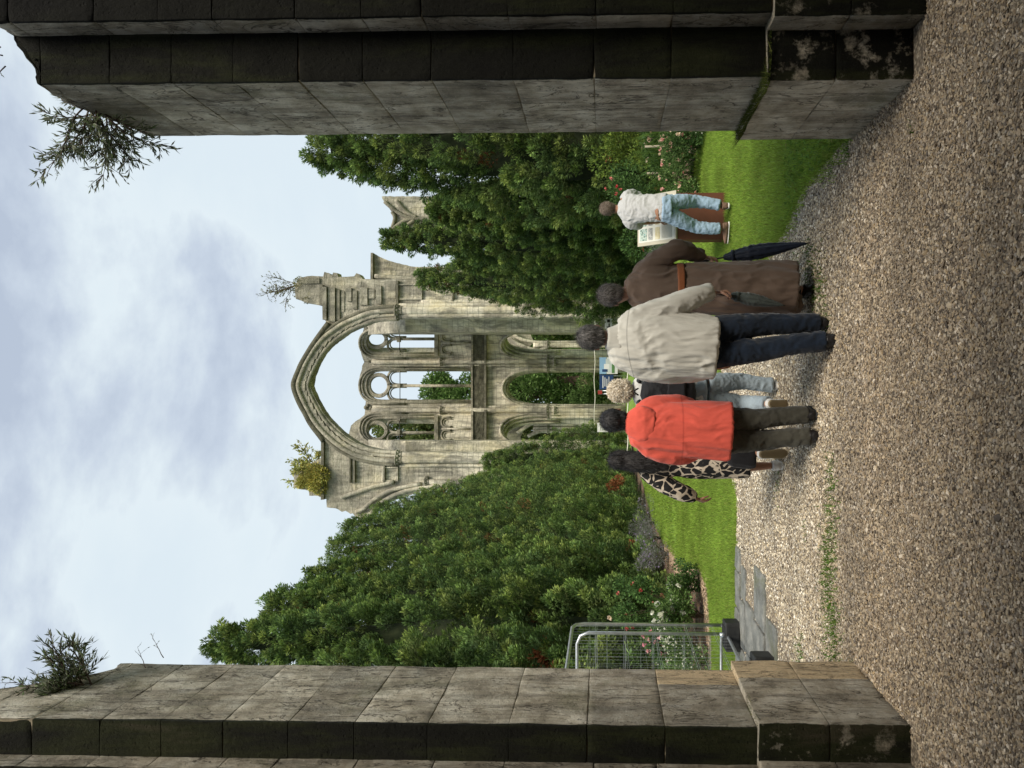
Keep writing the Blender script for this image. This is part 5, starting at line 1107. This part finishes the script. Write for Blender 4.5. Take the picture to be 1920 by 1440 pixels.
M_nv = cloth('navy_denim', (.006, .012, .024), .3)
garment('jeans', [[(1320, 643, 0, (.165, .115)), (1345, 642, 0, (.17, .12))], [(1335, 620, 0, .10), (1385, 613, .02, .092), (1432, 608, .03, .078), (1480, 607, .03, .070), (1535, 606, .04, .068)], [(1335, 664, 0, .10), (1385, 660, 0, .092), (1436, 654, -.01, .080), (1485, 646, -.05, .072), (1549, 639, -.10, .070)]], M_nv, r1, D1, .009, .006, (10, 10, 9), 5)
for q, td in (('R', (.15, 1, 0)), ('L', (-.12, 1, 0))): shoe(r1, j1['an' + q], td, M_blk, M_dsole, 1.05, hgt=.10, wd=1.1)
M_gu = cloth('grey_green_nylon', (.07, .085, .08), .15, .5); M_nu = cloth('navy_nylon', (.012, .018, .035), .2, .5)
umbrella('umbrella', 'folded grey green umbrella hanging from the hand of the grey shirted man', j1['wrR'] + Vector((.0, .07, -.07)), at(1472, 573, 5.55), .045, M_gu, M_blk, 1)
# ---- 2 man in the brown robe
D2 = 5.85
r2, j2, A2, Mh, s2, bd2 = person('man in a long belted brown robe carrying a navy umbrella in his right hand', D2,
    dict(head=(1150, 554), neck=(1188, 547), shR=(1208, 504), shL=(1208, 585), elR=(1268, 466, -.04), elL=(1275, 592, .05), wrR=(1322, 482, .08), wrL=(1320, 585, .2), pelvis=(1330, 540), hipR=(1345, 520), hipL=(1345, 560), knR=(1430, 525, .05), knL=(1430, 560, .05), anR=(1505, 545, -.02), anL=(1500, 573, .3)),
    dict(s=1.0, torso=(.16, .17, .15, .16), handR=((-.15, .2, -1), (.9, -.4, 0), 1, .9), handL=((0, .3, -1), (-1, 0, 0), -1, .5), group=gp, yaw=.15, roll=-.05, pitch=-.1))
hair(r2, A2, Mh, s2, [(.035, .028, .024), (.10, .085, .075), (.24, .22, .20)], short)
M_rb = cloth('brown_wool', (.13, .092, .070), .12)
garment('robe', [[(1176, 548, 0, (.075, .07)), (1190, 546, 0, (.14, .092)), (1202, 545, 0, (.18, .10)), (1225, 542, -.01, (.20, .125)), (1272, 541, 0, (.178, .13)), (1300, 541, 0, (.192, .145)), (1360, 542, 0, (.20, .17)), (1430, 542, .0, (.215, .20)), (1486, 545, 0, (.220, .205))],
    [(1200, 520, 0, .065), (1214, 502, -.01, .072), (1245, 482, -.03, .072), (1268, 468, -.04, .070), (1292, 472, .0, .058), (1316, 481, .06, .046)], [(1200, 570, 0, .065), (1220, 586, 0, .07), (1272, 592, .05, .066), (1315, 586, .17, .05)],
    [(1420, 520, 0, (.09, .13)), (1474, 505, .0, (.065, .12)), (1484, 497, 0, (.03, .08))], [(1430, 568, 0, (.07, .13)), (1496, 572, 0, (.08, .12))]], M_rb, r2, D2, .0095, lambda P, N_: folds(P, N_, .013, (8, 8, .9), 9.0), seed=9)
garment('belt', [[(1268, 541, 0, (.198, .152)), (1281, 541, 0, (.202, .156))]], cloth('tan_leather', (.22, .075, .028), .1, .5), r2, D2, .007, .0015)
garment('trousers', [[(1440, 553, 0, .075), (1500, 550, -.02, .06)], [(1440, 573, .1, .07), (1497, 573, .3, .06)]], M_nv, r2, D2, .009, .004)
shoe(r2, j2['anR'], (0, 1, 0), M_blk, M_dsole, 1, hgt=.08, wd=1.05); shoe(r2, j2['anL'], (0, 1, 0), M_blk, M_dsole, 1, hgt=.08)
umbrella('umbrella', 'long folded navy umbrella held by the man in the brown robe', j2['wrR'] + Vector((-.01, .07, -.05)), at(1519, 455, 5.75), .058, M_nu, M_blk, 2)
# ---- 3 woman with curly blonde hair
D3 = 6.9
r3, j3, A3, Mh, s3, bd3 = person('woman with curly blonde hair, light jeans and a black backpack over a white top', D3,
    dict(head=(1165, 733), neck=(1194, 733), shR=(1212, 705), shL=(1212, 762), elR=(1270, 700, .05), elL=(1270, 768, .05), wrR=(1315, 708, .25), wrL=(1315, 760, .25), pelvis=(1312, 737), hipR=(1325, 722), hipL=(1325, 752), knR=(1390, 715, .1), knL=(1392, 755, .05), anR=(1450, 722, .12), anL=(1444, 757, -.28)),
    dict(s=.95, torso=(.145, .15, .13, .16), toeR=(.1, 1, .0), toeL=(-.1, .55, -.75), heeldL=(0, -.04, -.02), handR=((0, .4, -1), (1, 0, 0), 1, .5), handL=((0, .4, -1), (-1, 0, 0), -1, .5), group=gp))
hair(r3, A3, Mh, s3, [(.52, .42, .28), (.74, .66, .52), (.85, .80, .70)], [('e', (0, -.02, .03), (.108, .112, .105)), ('e', (0, -.05, -.045), (.100, .07, .06)), ('e', (.05, -.05, -.03), (.06, .06, .06)), ('e', (-.05, -.05, -.03), (.06, .06, .06))], 9000, (.018, .042), 1.1, .006, .006, w=.0035)
M_wt = cloth('white_cotton', (.62, .62, .60), .06); M_lj = cloth('light_denim', (.30, .36, .40), .14); M_bp = cloth('black_nylon', (.010, .010, .012), .3, .7)
garment('top', [[(1186, 733, 0, (.065, .06)), (1196, 733, 0, (.14, .09)), (1225, 733, 0, (.17, .11)), (1270, 734, 0, (.155, .115)), (1318, 737, 0, (.165, .125))], [(1206, 712, 0, .06), (1235, 702, .02, .055), (1272, 700, .05, .048), (1308, 707, .2, .038)], [(1206, 755, 0, .06), (1235, 764, .02, .055), (1272, 768, .05, .048), (1308, 762, .2, .038)]], M_wt, r3, D3, .009, .005)
garment('jeans', [[(1298, 737, 0, (.160, .12)), (1322, 737, 0, (.175, .13))], [(1325, 720, 0, .098), (1358, 717, .05, .088), (1390, 715, .1, .072), (1425, 720, .1, .064), (1448, 722, .1, .066)], [(1325, 752, 0, .098), (1358, 754, .03, .088), (1392, 755, .05, .072), (1420, 756, -.1, .064), (1440, 757, -.24, .064)]], M_lj, r3, D3, .009, .006, (10, 10, 10))
garment('waistcoat', [[(1206, 711, -.01, (.04, .07)), (1228, 709, 0, (.055, .105)), (1280, 712, 0, (.055, .11))], [(1206, 755, -.01, (.04, .07)), (1228, 757, 0, (.055, .105)), (1280, 756, 0, (.055, .11))]], M_bp, r3, D3, .009, .004)
bpk = empty('backpack', tuple(at(1290, 735, D3 - .18)), 'black backpack worn by the curly haired woman', 'backpack')
garment('pouch', [[(1207, 736, -.15, (.10, .05)), (1218, 736, -.18, (.125, .085)), (1250, 735, -.20, (.145, .10)), (1285, 736, -.20, (.145, .10)), (1298, 736, -.18, (.13, .07))]], M_bp, bpk, D3, .009, .006, (6, 6, 6))
garment('front_pocket', [[(1252, 735, -.27, (.10, .04)), (1284, 736, -.28, (.11, .05))]], M_bp, bpk, D3, .008, .003)
garment('strap', [[(1200, 716, -.12, .018), (1196, 712, 0, .018), (1210, 708, .1, .018)]], M_bp, bpk, D3, .007, .001); garment('strap', [[(1200, 752, -.12, .018), (1196, 756, 0, .018), (1210, 760, .1, .018)]], M_bp, bpk, D3, .007, .001)
g = G(); g.tube(smoothpath([at(1197, 728, D3 - .17), at(1189, 734, D3 - .19), at(1197, 741, D3 - .17)], 5), .007, 8); g.build('grab_loop', M_bp, bpk)
shoe(r3, j3['anR'], (.1, 1, 0), M_wshoe, M_wsole, .95, hgt=.085); shoe(r3, j3['anL'], (-.05, .45, -.85), M_wshoe, M_tsole, .95, (0, -.85, -.45))
# ---- 4 woman in the red jacket
D4 = 5.72
r4, j4, A4, Mh, s4, bd4 = person('dark haired person in a coral red hooded jacket and olive trousers', D4,
    dict(head=(1155, 787), neck=(1190, 792), shR=(1208, 763), shL=(1212, 838), elR=(1272, 757, .05), elL=(1275, 852, .03), wrR=(1295, 772, .16), wrL=(1295, 840, .16), pelvis=(1345, 806), hipR=(1362, 787), hipL=(1362, 828), knR=(1432, 785, .03), knL=(1436, 826, .05), anR=(1506, 777, .02), anL=(1512, 818, .0)),
    dict(s=1.0, torso=(.16, .17, .15, .17), toeR=(.15, 1, 0), toeL=(-.15, 1, 0), handR=((0, .6, -1), (1, 0, 0), 1, .6), handL=((0, .6, -1), (-1, 0, 0), -1, .6), group=gp, yaw=-.1))
hair(r4, A4, Mh, s4, [(.004, .004, .004), (.010, .010, .011), (.04, .038, .04)], short + [('e', (0, -.035, .03), (.089, .098, .088)), ('e', (0, -.055, -.035), (.075, .05, .06))], 3400)
def redx(nt, cc, v):
    s_ = nt.nodes.new('ShaderNodeSeparateXYZ'); nt.links.new(v, s_.inputs[0])
    l = mth(nt, 'LESS_THAN', mth(nt, 'ABSOLUTE', mth(nt, 'SUBTRACT', s_.outputs['Z'], 1.02)), .006); return mix(nt, mth(nt, 'MULTIPLY', l, .4), cc, (.30, .03, .02))
M_rd = cloth('coral_cotton', (.60, .095, .065), .10, extra=redx)
garment('jacket', [[(1174, 790, .0, (.066, .066)), (1184, 792, .0, (.09, .075)), (1194, 795, .0, (.15, .09)), (1212, 800, -.01, (.19, .125)), (1260, 803, -.01, (.205, .145)), (1310, 806, -.01, (.218, .155)), (1368, 809, -.01, (.232, .160))],
    [(1200, 775, 0, .07), (1225, 762, 0, .074), (1270, 757, .04, .070), (1300, 762, .12, .056)], [(1200, 822, 0, .07), (1230, 845, 0, .076), (1275, 853, .03, .074), (1302, 848, .12, .056)]], M_rd, r4, D4, .0095, lambda P, N_: folds(P, N_, .0070, (8, 8, 1.8), 21.0))
garment('hood', [[(1180, 789, -.02, (.085, .07)), (1190, 792, -.05, (.125, .08)), (1206, 795, -.095, (.135, .055)), (1228, 797, -.11, (.10, .04))]], M_rd, r4, D4, .008, lambda P, N_: folds(P, N_, .0035, (6, 6, 6), 2.0))
M_ol = cloth('olive_cotton', (.048, .046, .036), .12)
garment('trousers', [[(1340, 806, 0, (.155, .115)), (1366, 806, 0, (.17, .12))], [(1362, 787, 0, .092), (1400, 786, .02, .082), (1432, 785, .03, .074), (1470, 780, .03, .068), (1514, 777, .02, .068)], [(1362, 827, 0, .092), (1400, 827, .02, .082), (1436, 825, .05, .074), (1475, 821, .03, .068), (1519, 818, 0, .068)]], M_ol, r4, D4, .009, .006, (10, 10, 8), 7)
for q, td in (('R', (.15, 1, 0)), ('L', (-.15, 1, 0))): shoe(r4, j4['an' + q], td, M_blk, M_dsole, 1, hgt=.09, wd=1.05)
# ---- 5 woman in the patterned dress
D5 = 6.75
r5, j5, A5, Mh, s5, bd5 = person('woman with long dark hair in a black and cream patterned dress', D5,
    dict(head=(1164, 862), neck=(1200, 862), shR=(1214, 836), shL=(1213, 889), elR=(1262, 830, .05), elL=(1258, 915, -.02), wrR=(1310, 838, .2), wrL=(1306, 935, .02), pelvis=(1318, 858), hipR=(1330, 846), hipL=(1330, 872), knR=(1388, 846, .05), knL=(1390, 876, .08), anR=(1430, 850, -.28), anL=(1447, 873, .05)),
    dict(s=.95, torso=(.14, .15, .12, .155), toeR=(.0, .35, -.9), heeldR=(0, -.05, 0), toeL=(-.05, 1, 0), handR=((0, .6, -1), (1, 0, 0), 1, .6), handL=((-.30, .35, -.8), (-.8, -.5, .2), -1, .45), group=gp, skin=M_sk2))
hair(r5, A5, Mh, s5, [(.005, .004, .004), (.012, .010, .010), (.03, .026, .024)], short + [('e', (0, -.03, .03), (.088, .10, .09)), ('t', [(0, -.05, .02), (-.005, -.085, -.10), (-.01, -.10, -.22), (-.015, -.10, -.34), (-.02, -.09, -.44)], [(.085, .05), (.092, .05), (.088, .045), (.075, .035), (.045, .02)])], 5200, (.05, .12), 0, .0055, .004)
def pat(nt, b):
    v = ocvec(nt, (13, 13, 10)); vo = nt.nodes.new('ShaderNodeTexVoronoi'); vo.feature = 'DISTANCE_TO_EDGE'; vo.inputs['Scale'].default_value = 1; nt.links.new(v, vo.inputs['Vector']); ns = noise(nt, 1.4, 1, ocvec(nt, (13, 13, 10)))
    k = ramp(nt, mth(nt, 'ADD', vo.outputs['Distance'], mth(nt, 'MULTIPLY', mth(nt, 'SUBTRACT', ns, .5), .35)), [(.055, g1(0)), (.08, g1(1)), (.36, g1(1)), (.39, g1(.0))]); BC(nt, b, mix(nt, k, (.50, .43, .34), (.010, .010, .011))); bump(nt, b, noise(nt, 14, 4, ocvec(nt, (1, 1, .4))), .4, .02)
M_pt = mat('patterned_fabric', rough=.85, build=pat)
garment('dress', [[(1194, 862, 0, (.07, .06)), (1205, 862, 0, (.145, .09)), (1230, 862, 0, (.165, .115)), (1268, 862, 0, (.150, .115)), (1300, 862, 0, (.170, .135)), (1350, 860, 0, (.175, .15)), (1404, 862, 0, (.165, .15))], [(1208, 842, 0, .058), (1235, 833, .02, .055), (1268, 830, .06, .048), (1302, 837, .18, .04)], [(1208, 882, 0, .060), (1228, 898, 0, .072), (1258, 914, -.01, .078), (1286, 926, 0, .072), (1303, 933, .02, .045)]], M_pt, r5, D5, .009, .006, (9, 9, 3))
shoe(r5, j5['anL'], (-.05, 1, 0), M_wshoe, M_wsole, .95, hgt=.085); shoe(r5, j5['anR'], (0, .35, -.9), M_wshoe, M_tsole, .95, (0, -.9, -.35))
bg5 = empty('handbag', tuple(at(1410, 852, D5 - .14)), 'black handbag hanging beside the woman in the patterned dress', 'handbag')
garment('pouch', [[(1366, 852, -.17, (.09, .05)), (1380, 853, -.18, (.11, .06)), (1408, 854, -.18, (.115, .065)), (1416, 854, -.18, (.10, .05))]], M_bp, bg5, D5, .008, .004)
g = G(); g.tube(smoothpath([at(1366, 838, D5 - .17), at(1290, 826, D5 - .12), at(1212, 840, D5 - .08), at(1204, 846, D5 + .03)], 6), .009, 8); g.build('strap', M_bp, bg5)
# ---- 6 man reading the board
D6 = 9.45
r6, j6, A6, Mh, s6, bd6 = person('man in a white T-shirt and light blue jeans leaning over the information board', D6,
    dict(head=(1141, 392, .42), neck=(1166, 391, .30), shR=(1172, 370, .24), shL=(1180, 416, .24), elR=(1205, 371, .42), elL=(1206, 417, .38), wrR=(1216, 380, .62), wrL=(1237, 415, .52), pelvis=(1243, 392, -.05), hipR=(1250, 381, -.04), hipL=(1250, 404, -.04), knR=(1305, 378, .06), knL=(1302, 424, .05), anR=(1353, 386, .0), anL=(1354, 428, .02)),
    dict(s=1.0, torso=(.16, .17, .14, .155), toeR=(.2, 1, 0), toeL=(-.9, .45, 0), handR=((0, .8, -.3), (0, 0, 1), 1, .3), handL=((.3, .7, -.5), (-.3, .2, 1), -1, .4), skin=skin((.30, .155, .09)), pitch=-.55, coarse=True))
hair(r6, A6, Mh, s6, [(.07, .045, .03), (.14, .10, .07), (.25, .20, .15)], short)
M_ws = cloth('white_jersey', (.40, .40, .39), .05)
garment('shirt', [[(1161, 391, .28, (.075, .06)), (1170, 391, .25, (.15, .09)), (1185, 391, .18, (.185, .115)), (1215, 390, .06, (.17, .12)), (1250, 389, -.05, (.172, .125))], [(1170, 376, .25, .065), (1180, 366, .26, .070), (1197, 368, .34, .065)], [(1174, 410, .24, .065), (1186, 419, .24, .075), (1202, 419, .32, .066)]], M_ws, r6, D6, .010, lambda P, N_: folds(P, N_, .009, (7, 7, 7), 1.0))
garment('jeans', [[(1240, 391, -.06, (.155, .12)), (1256, 391, -.05, (.17, .13))], [(1256, 381, -.04, .10), (1280, 378, .0, .088), (1305, 378, .06, .076), (1330, 381, .03, .066), (1350, 385, .0, .064)], [(1256, 403, -.04, .10), (1278, 414, .0, .092), (1302, 424, .05, .078), (1328, 428, .03, .068), (1350, 428, .02, .066)]], cloth('pale_denim', (.26, .36, .46), .12), r6, D6, .010, .008, (9, 9, 10))
shoe(r6, j6['anR'], (.2, 1, 0), M_brshoe, M_wsole, 1, hgt=.085); shoe(r6, j6['anL'], (-.9, .45, 0), M_brshoe, M_wsole, 1, hgt=.085)
# ---- 7 a visitor far off by the ruin wall, and signs there
# ================================================================ BOARD, FENCE, SIGNS, ROPES
brd = empty('information_board', (2.28, 10.2, 0), 'low brown lectern board with a pale printed panel, in front of the reading man', 'information board')
M_cort = mat('brown_sheet_steel', rough=.6, build=lambda nt, b: BC(nt, b, ramp(nt, noise(nt, 4, 4, ocvec(nt)), [(.3, (.10, .038, .02)), (.7, (.14, .052, .028))])))
a = at(1366, 449, 9.98); c_ = at(1366, 361, 9.98); bx = (a.x + c_.x) / 2; bh = (c_.x - a.x) / 2; z1 = at(1269, 449, 9.98).z; z2 = at(1197, 452, 10.35).z
g = G(); g.box((bx, 10.08, z1 / 2 - .01), (bh, .10, z1 / 2 + .01)); g.build('post', M_cort, brd, False)
g = G(); tl = math.atan2(z2 - z1, .36); L_ = math.hypot(z2 - z1, .36) / 2; Mr = Matrix.Rotation(tl, 3, 'X'); ctr = Vector((bx, 10.15, (z1 + z2) / 2)); g.box(ctr, (bh + .03, L_, .02), rot=Mr); pn_ = g.build('panel_frame', mat('cream_frame', (.42, .39, .30), .6), brd, False)
def onp(u0, u1, v0, v1, m, nm, lift=.023):
    g = G(); 
    q = [ctr + Mr @ Vector((u * (bh), v * L_, lift)) for u, v in ((u0, v0), (u1, v0), (u1, v1), (u0, v1))]; g.add([tuple(k) for k in q] + [tuple(k + Mr @ Vector((0, 0, -.002))) for k in q], [(0, 1, 2, 3), (7, 6, 5, 4), (0, 4, 5, 1), (1, 5, 6, 2), (2, 6, 7, 3), (3, 7, 4, 0)]); return g.build(nm, m, pn_, False)
onp(-.95, .95, -.93, .93, mat('printed_paper', (.60, .60, .52), .5), 'printed_sheet', .0225)
pics = mat('picture_greens', rough=.5, build=lambda nt, b: BC(nt, b, ramp(nt, noise(nt, 26, 4, ocvec(nt)), [(.35, (.04, .13, .10)), (.5, (.45, .52, .45)), (.65, (.12, .30, .26))])))
picg = mat('picture_greys', rough=.5, build=lambda nt, b: BC(nt, b, ramp(nt, noise(nt, 30, 4, ocvec(nt)), [(.35, (.12, .13, .12)), (.65, (.45, .46, .42))]))); pico = mat('picture_ochre', rough=.5, build=lambda nt, b: BC(nt, b, ramp(nt, noise(nt, 24, 4, ocvec(nt)), [(.35, (.45, .38, .18)), (.65, (.6, .56, .38))])))
ink = mat('grey_ink', (.30, .31, .27), .6)
for (v0, v1, m) in ((.50, .86, pics), (.20, .42, picg), (-.18, .06, pico)):
    for u0 in (-.88, -.25, .38): onp(u0, u0 + .52, v0, v1, m, 'picture', .0255)
for k in range(9): onp(-.88, .85 - .2 * (k % 3), -.30 - k * .06, -.275 - k * .06, ink, 'text_line', .0255)
# wire fence panels
M_galv = mat('galvanised_steel', rough=.38, metal=.85, build=lambda nt, b: BC(nt, b, ramp(nt, noise(nt, 12, 4, obvec(nt)), [(.3, (.40, .42, .43)), (.7, (.62, .64, .65))])))
def fence(name, label, p0, p1, z0=.12, z1=2.0, hs=(.30, .62, 1.0, 1.35, 1.7)):
    p0 = Vector(p0); p1 = Vector(p1); root = empty(name, (p0.x, p0.y, 0), label, 'fence', 'wire fence panels beside the left pillar'); t = (p1 - p0); L = t.length; t = t / L; r_ = .021; Z = Vector((0, 0, 1)); cr_ = .14
    pts = [p0 + Z * z0, p0 + Z * (z1 - cr_), p0 + Z * (z1 - cr_ * .3) + t * cr_ * .3, p0 + Z * z1 + t * cr_, p1 + Z * z1 - t * cr_, p1 + Z * (z1 - cr_ * .3) - t * cr_ * .3, p1 + Z * (z1 - cr_), p1 + Z * z0]
    g = G(); g.tube(pts, r_, 12); g.tube([p0 + Z * (z0 + .05), p1 + Z * (z0 + .05)], .018, 10); g.build('tube_frame', M_galv, root)
    g = G(); n = int(L / .10)
    for i in range(1, n): q = p0 + t * (L * i / n); g.tube([q + Z * (z0 + .05), q + Z * z1], .0012, 4, False)
    for h in hs:
        for k in range(2): g.tube([p0 + Z * (h + .02 * k), p1 + Z * (h + .02 * k)], .0024, 4, False)
    for h in np.arange(z0 + .2, z1, .21): g.tube([p0 + Z * h, p1 + Z * h], .0014, 4, False)
    g.build('wire_mesh', M_galv, root); return root
F1 = fence('wire_fence', 'galvanised wire fence panel running from the court corner towards the left pillar', (-2.95, 9.18, 0), (-2.93, 5.75, 0))
F2 = fence('wire_fence', 'galvanised wire fence panel standing along the lawn edge, behind the other', (-3.08, 9.25, 0), (-6.5, 9.3, 0), z1=1.95)
def foot(x, y, rz, label):
    root = empty('ballast_block', (x, y, 0), label, 'ballast block', 'black ballast blocks under the wire fence', 0); Mz = Matrix.Rotation(rz, 3, 'Z'); c0 = Vector((x, y, 0)); B = lambda p: c0 + Mz @ Vector(p)
    b = B_(); V, Fq = rbox((0, 0, .10), (.165, .13, .10), .010, (12, 12, 6), .002, 5); V = V @ np.array(Mz).T + np.array(c0); b.add(V, Fq, (0, 0, 0)); b.build('block', M_rub, root)
    g = G()
    for k in (-.06, .06): g.box(B((0, k, .203)), (.11, .04, .006), rot=Mz)
    g.box(B((0, -.134, .105)), (.11, .006, .06), rot=Mz); g.build('moulded_ribs', M_rub, root, False)
    g = G(); g.tube([B((.0, 0, .18)), B((0, 0, .25))], .027, 10); g.build('socket', M_galv, root)
M_rub = mat('recycled_rubber', rough=.6, build=lambda nt, b: (BC(nt, b, ramp(nt, noise(nt, 9, 5, obvec(nt)), [(.3, (.010, .011, .012)), (.7, (.03, .031, .03))])), bump(nt, b, noise(nt, 60, 3, obvec(nt)), .3, .004)))
foot(-2.96, 8.85, .1, 'black rubber fence foot under the corner of the two panels'); foot(-2.74, 7.15, .12, 'black rubber fence foot on the slabs, closer to the left pillar'); foot(-2.9, 5.7, .1, 'black rubber fence foot hidden behind the left pillar')
# rope barriers near the ruin
M_rope = mat('pale_rope', (.62, .60, .52), .8)
def rope(D, x, ya, yb, label, posts):
    root = empty('rope_barrier', tuple(at(x, (ya + yb) / 2, D).xy.to_3d()), label, 'rope barrier'); root.location.z = 0
    P = [at(x + (2.0 if k % 2 else 0), ya + (yb - ya) * k / 8, D) for k in range(9)]; g = G(); g.tube(smoothpath(P, 3), .022, 6); g.build('rope', M_rope, root)
    for y in posts:
        a = at(x, y, D); g = G(); g.tube([(a.x, a.y, 0), (a.x, a.y, a.z + .05)], .03, 8); g.build('post', M_iron, root)
rope(44.0, 1114, 577, 846, 'pale rope stretched across in front of the ruin arcade', (577, 846)); rope(26.0, 1176, 590, 850, 'lower rope barrier across the lawn in front of the ruin', (590, 850))
# information posters at the foot of the ruin
def sign(name, D, x0, x1, y0, y1, label, cat, bands, postm=None):
    a = at(x0, y1, D); b = at(x1, y0, D); cx = (a.x + b.x) / 2; root = empty(name, (cx, D, 0), label, cat); hw = (b.x - a.x) / 2; zt, zb = a.z, b.z
    g = G(); g.box((cx, D + .03, (zt + zb) / 2), (hw, .025, (zt - zb) / 2)); o = g.build('panel', mat('sign_white', (.7, .7, .7), .5), root, False)
    for (u0, u1, v0, v1, m, nm) in bands:
        g = G(); g.box((cx - hw + 2 * hw * (u0 + u1) / 2, D - .002 - .003 * (1 + bands.index((u0, u1, v0, v1, m, nm)) * .3), zb + (zt - zb) * (v0 + v1) / 2), (hw * (u1 - u0), .004, (zt - zb) * (v1 - v0) / 2)); g.build(nm, m, o, False)
    for k in (-.8, .8):
        g = G(); g.tube([(cx + hw * k, D + .08, 0), (cx + hw * k, D + .08, zt)], .03, 8); g.build('post', postm or M_galv, root)
    return root
blue = mat('sign_navy', (.02, .05, .14), .5); sky_ = mat('sign_sky_blue', (.25, .42, .62), .5); grn = mat('sign_green', (.10, .22, .08), .5); pale = mat('sign_pale', (.55, .60, .60), .5); wht = mat('sign_lettering', (.75, .75, .75), .5); redm = mat('sign_red', (.30, .04, .03), .5)
sign('event_poster', 40.0, 1124, 1158, 670, 701, 'blue and white poster with a picture, right of the navy panel near the ruin', 'poster', [(0, 1, .62, 1, sky_, 'picture_sky'), (.1, .9, .30, .66, pale, 'picture_building'), (.05, .95, .18, .32, grn, 'picture_lawn'), (.3, .6, .45, .75, wht, 'picture_tower'), (.12, .28, .55, .85, blue, 'picture_tree')])
sign('event_banner', 40.1, 1124, 1150, 702, 730, 'navy banner with white lines of lettering beside the picture poster', 'banner', [(0, 1, 0, 1, blue, 'navy_ground'), (.1, .9, .72, .78, wht, 'lettering'), (.2, .8, .58, .63, wht, 'lettering'), (.1, .7, .44, .49, wht, 'lettering'), (.1, .85, .30, .34, wht, 'lettering')])
sign('notice', 39.0, 1120, 1141, 793, 810, 'small white notice near the head of the person in red', 'notice', [(.15, .85, .7, .74, ink, 'lettering'), (.15, .7, .55, .59, ink, 'lettering'), (.15, .8, .4, .44, ink, 'lettering')])
sign('notice', 38.0, 1134, 1148, 597, 616, 'small white notice with black marks above the shoulder of the man in grey', 'notice', [(.1, .5, .35, .5, M_iron, 'lettering'), (.1, .2, .2, .75, M_iron, 'lettering'), (.6, .9, .3, .7, M_iron, 'lettering')])
g = G(); q = at(1128, 735, 41); g.box((q.x, 41, q.z - .05), (.10, .06, .22)); g.build('x', redm, None, False); bpy.data.objects.remove(bpy.data.objects['x'])
sign('fire_box', 41.0, 1121, 1129, 732, 739, 'small red box beside the navy banner', 'box', [(0, 1, 0, 1, redm, 'red_face')])
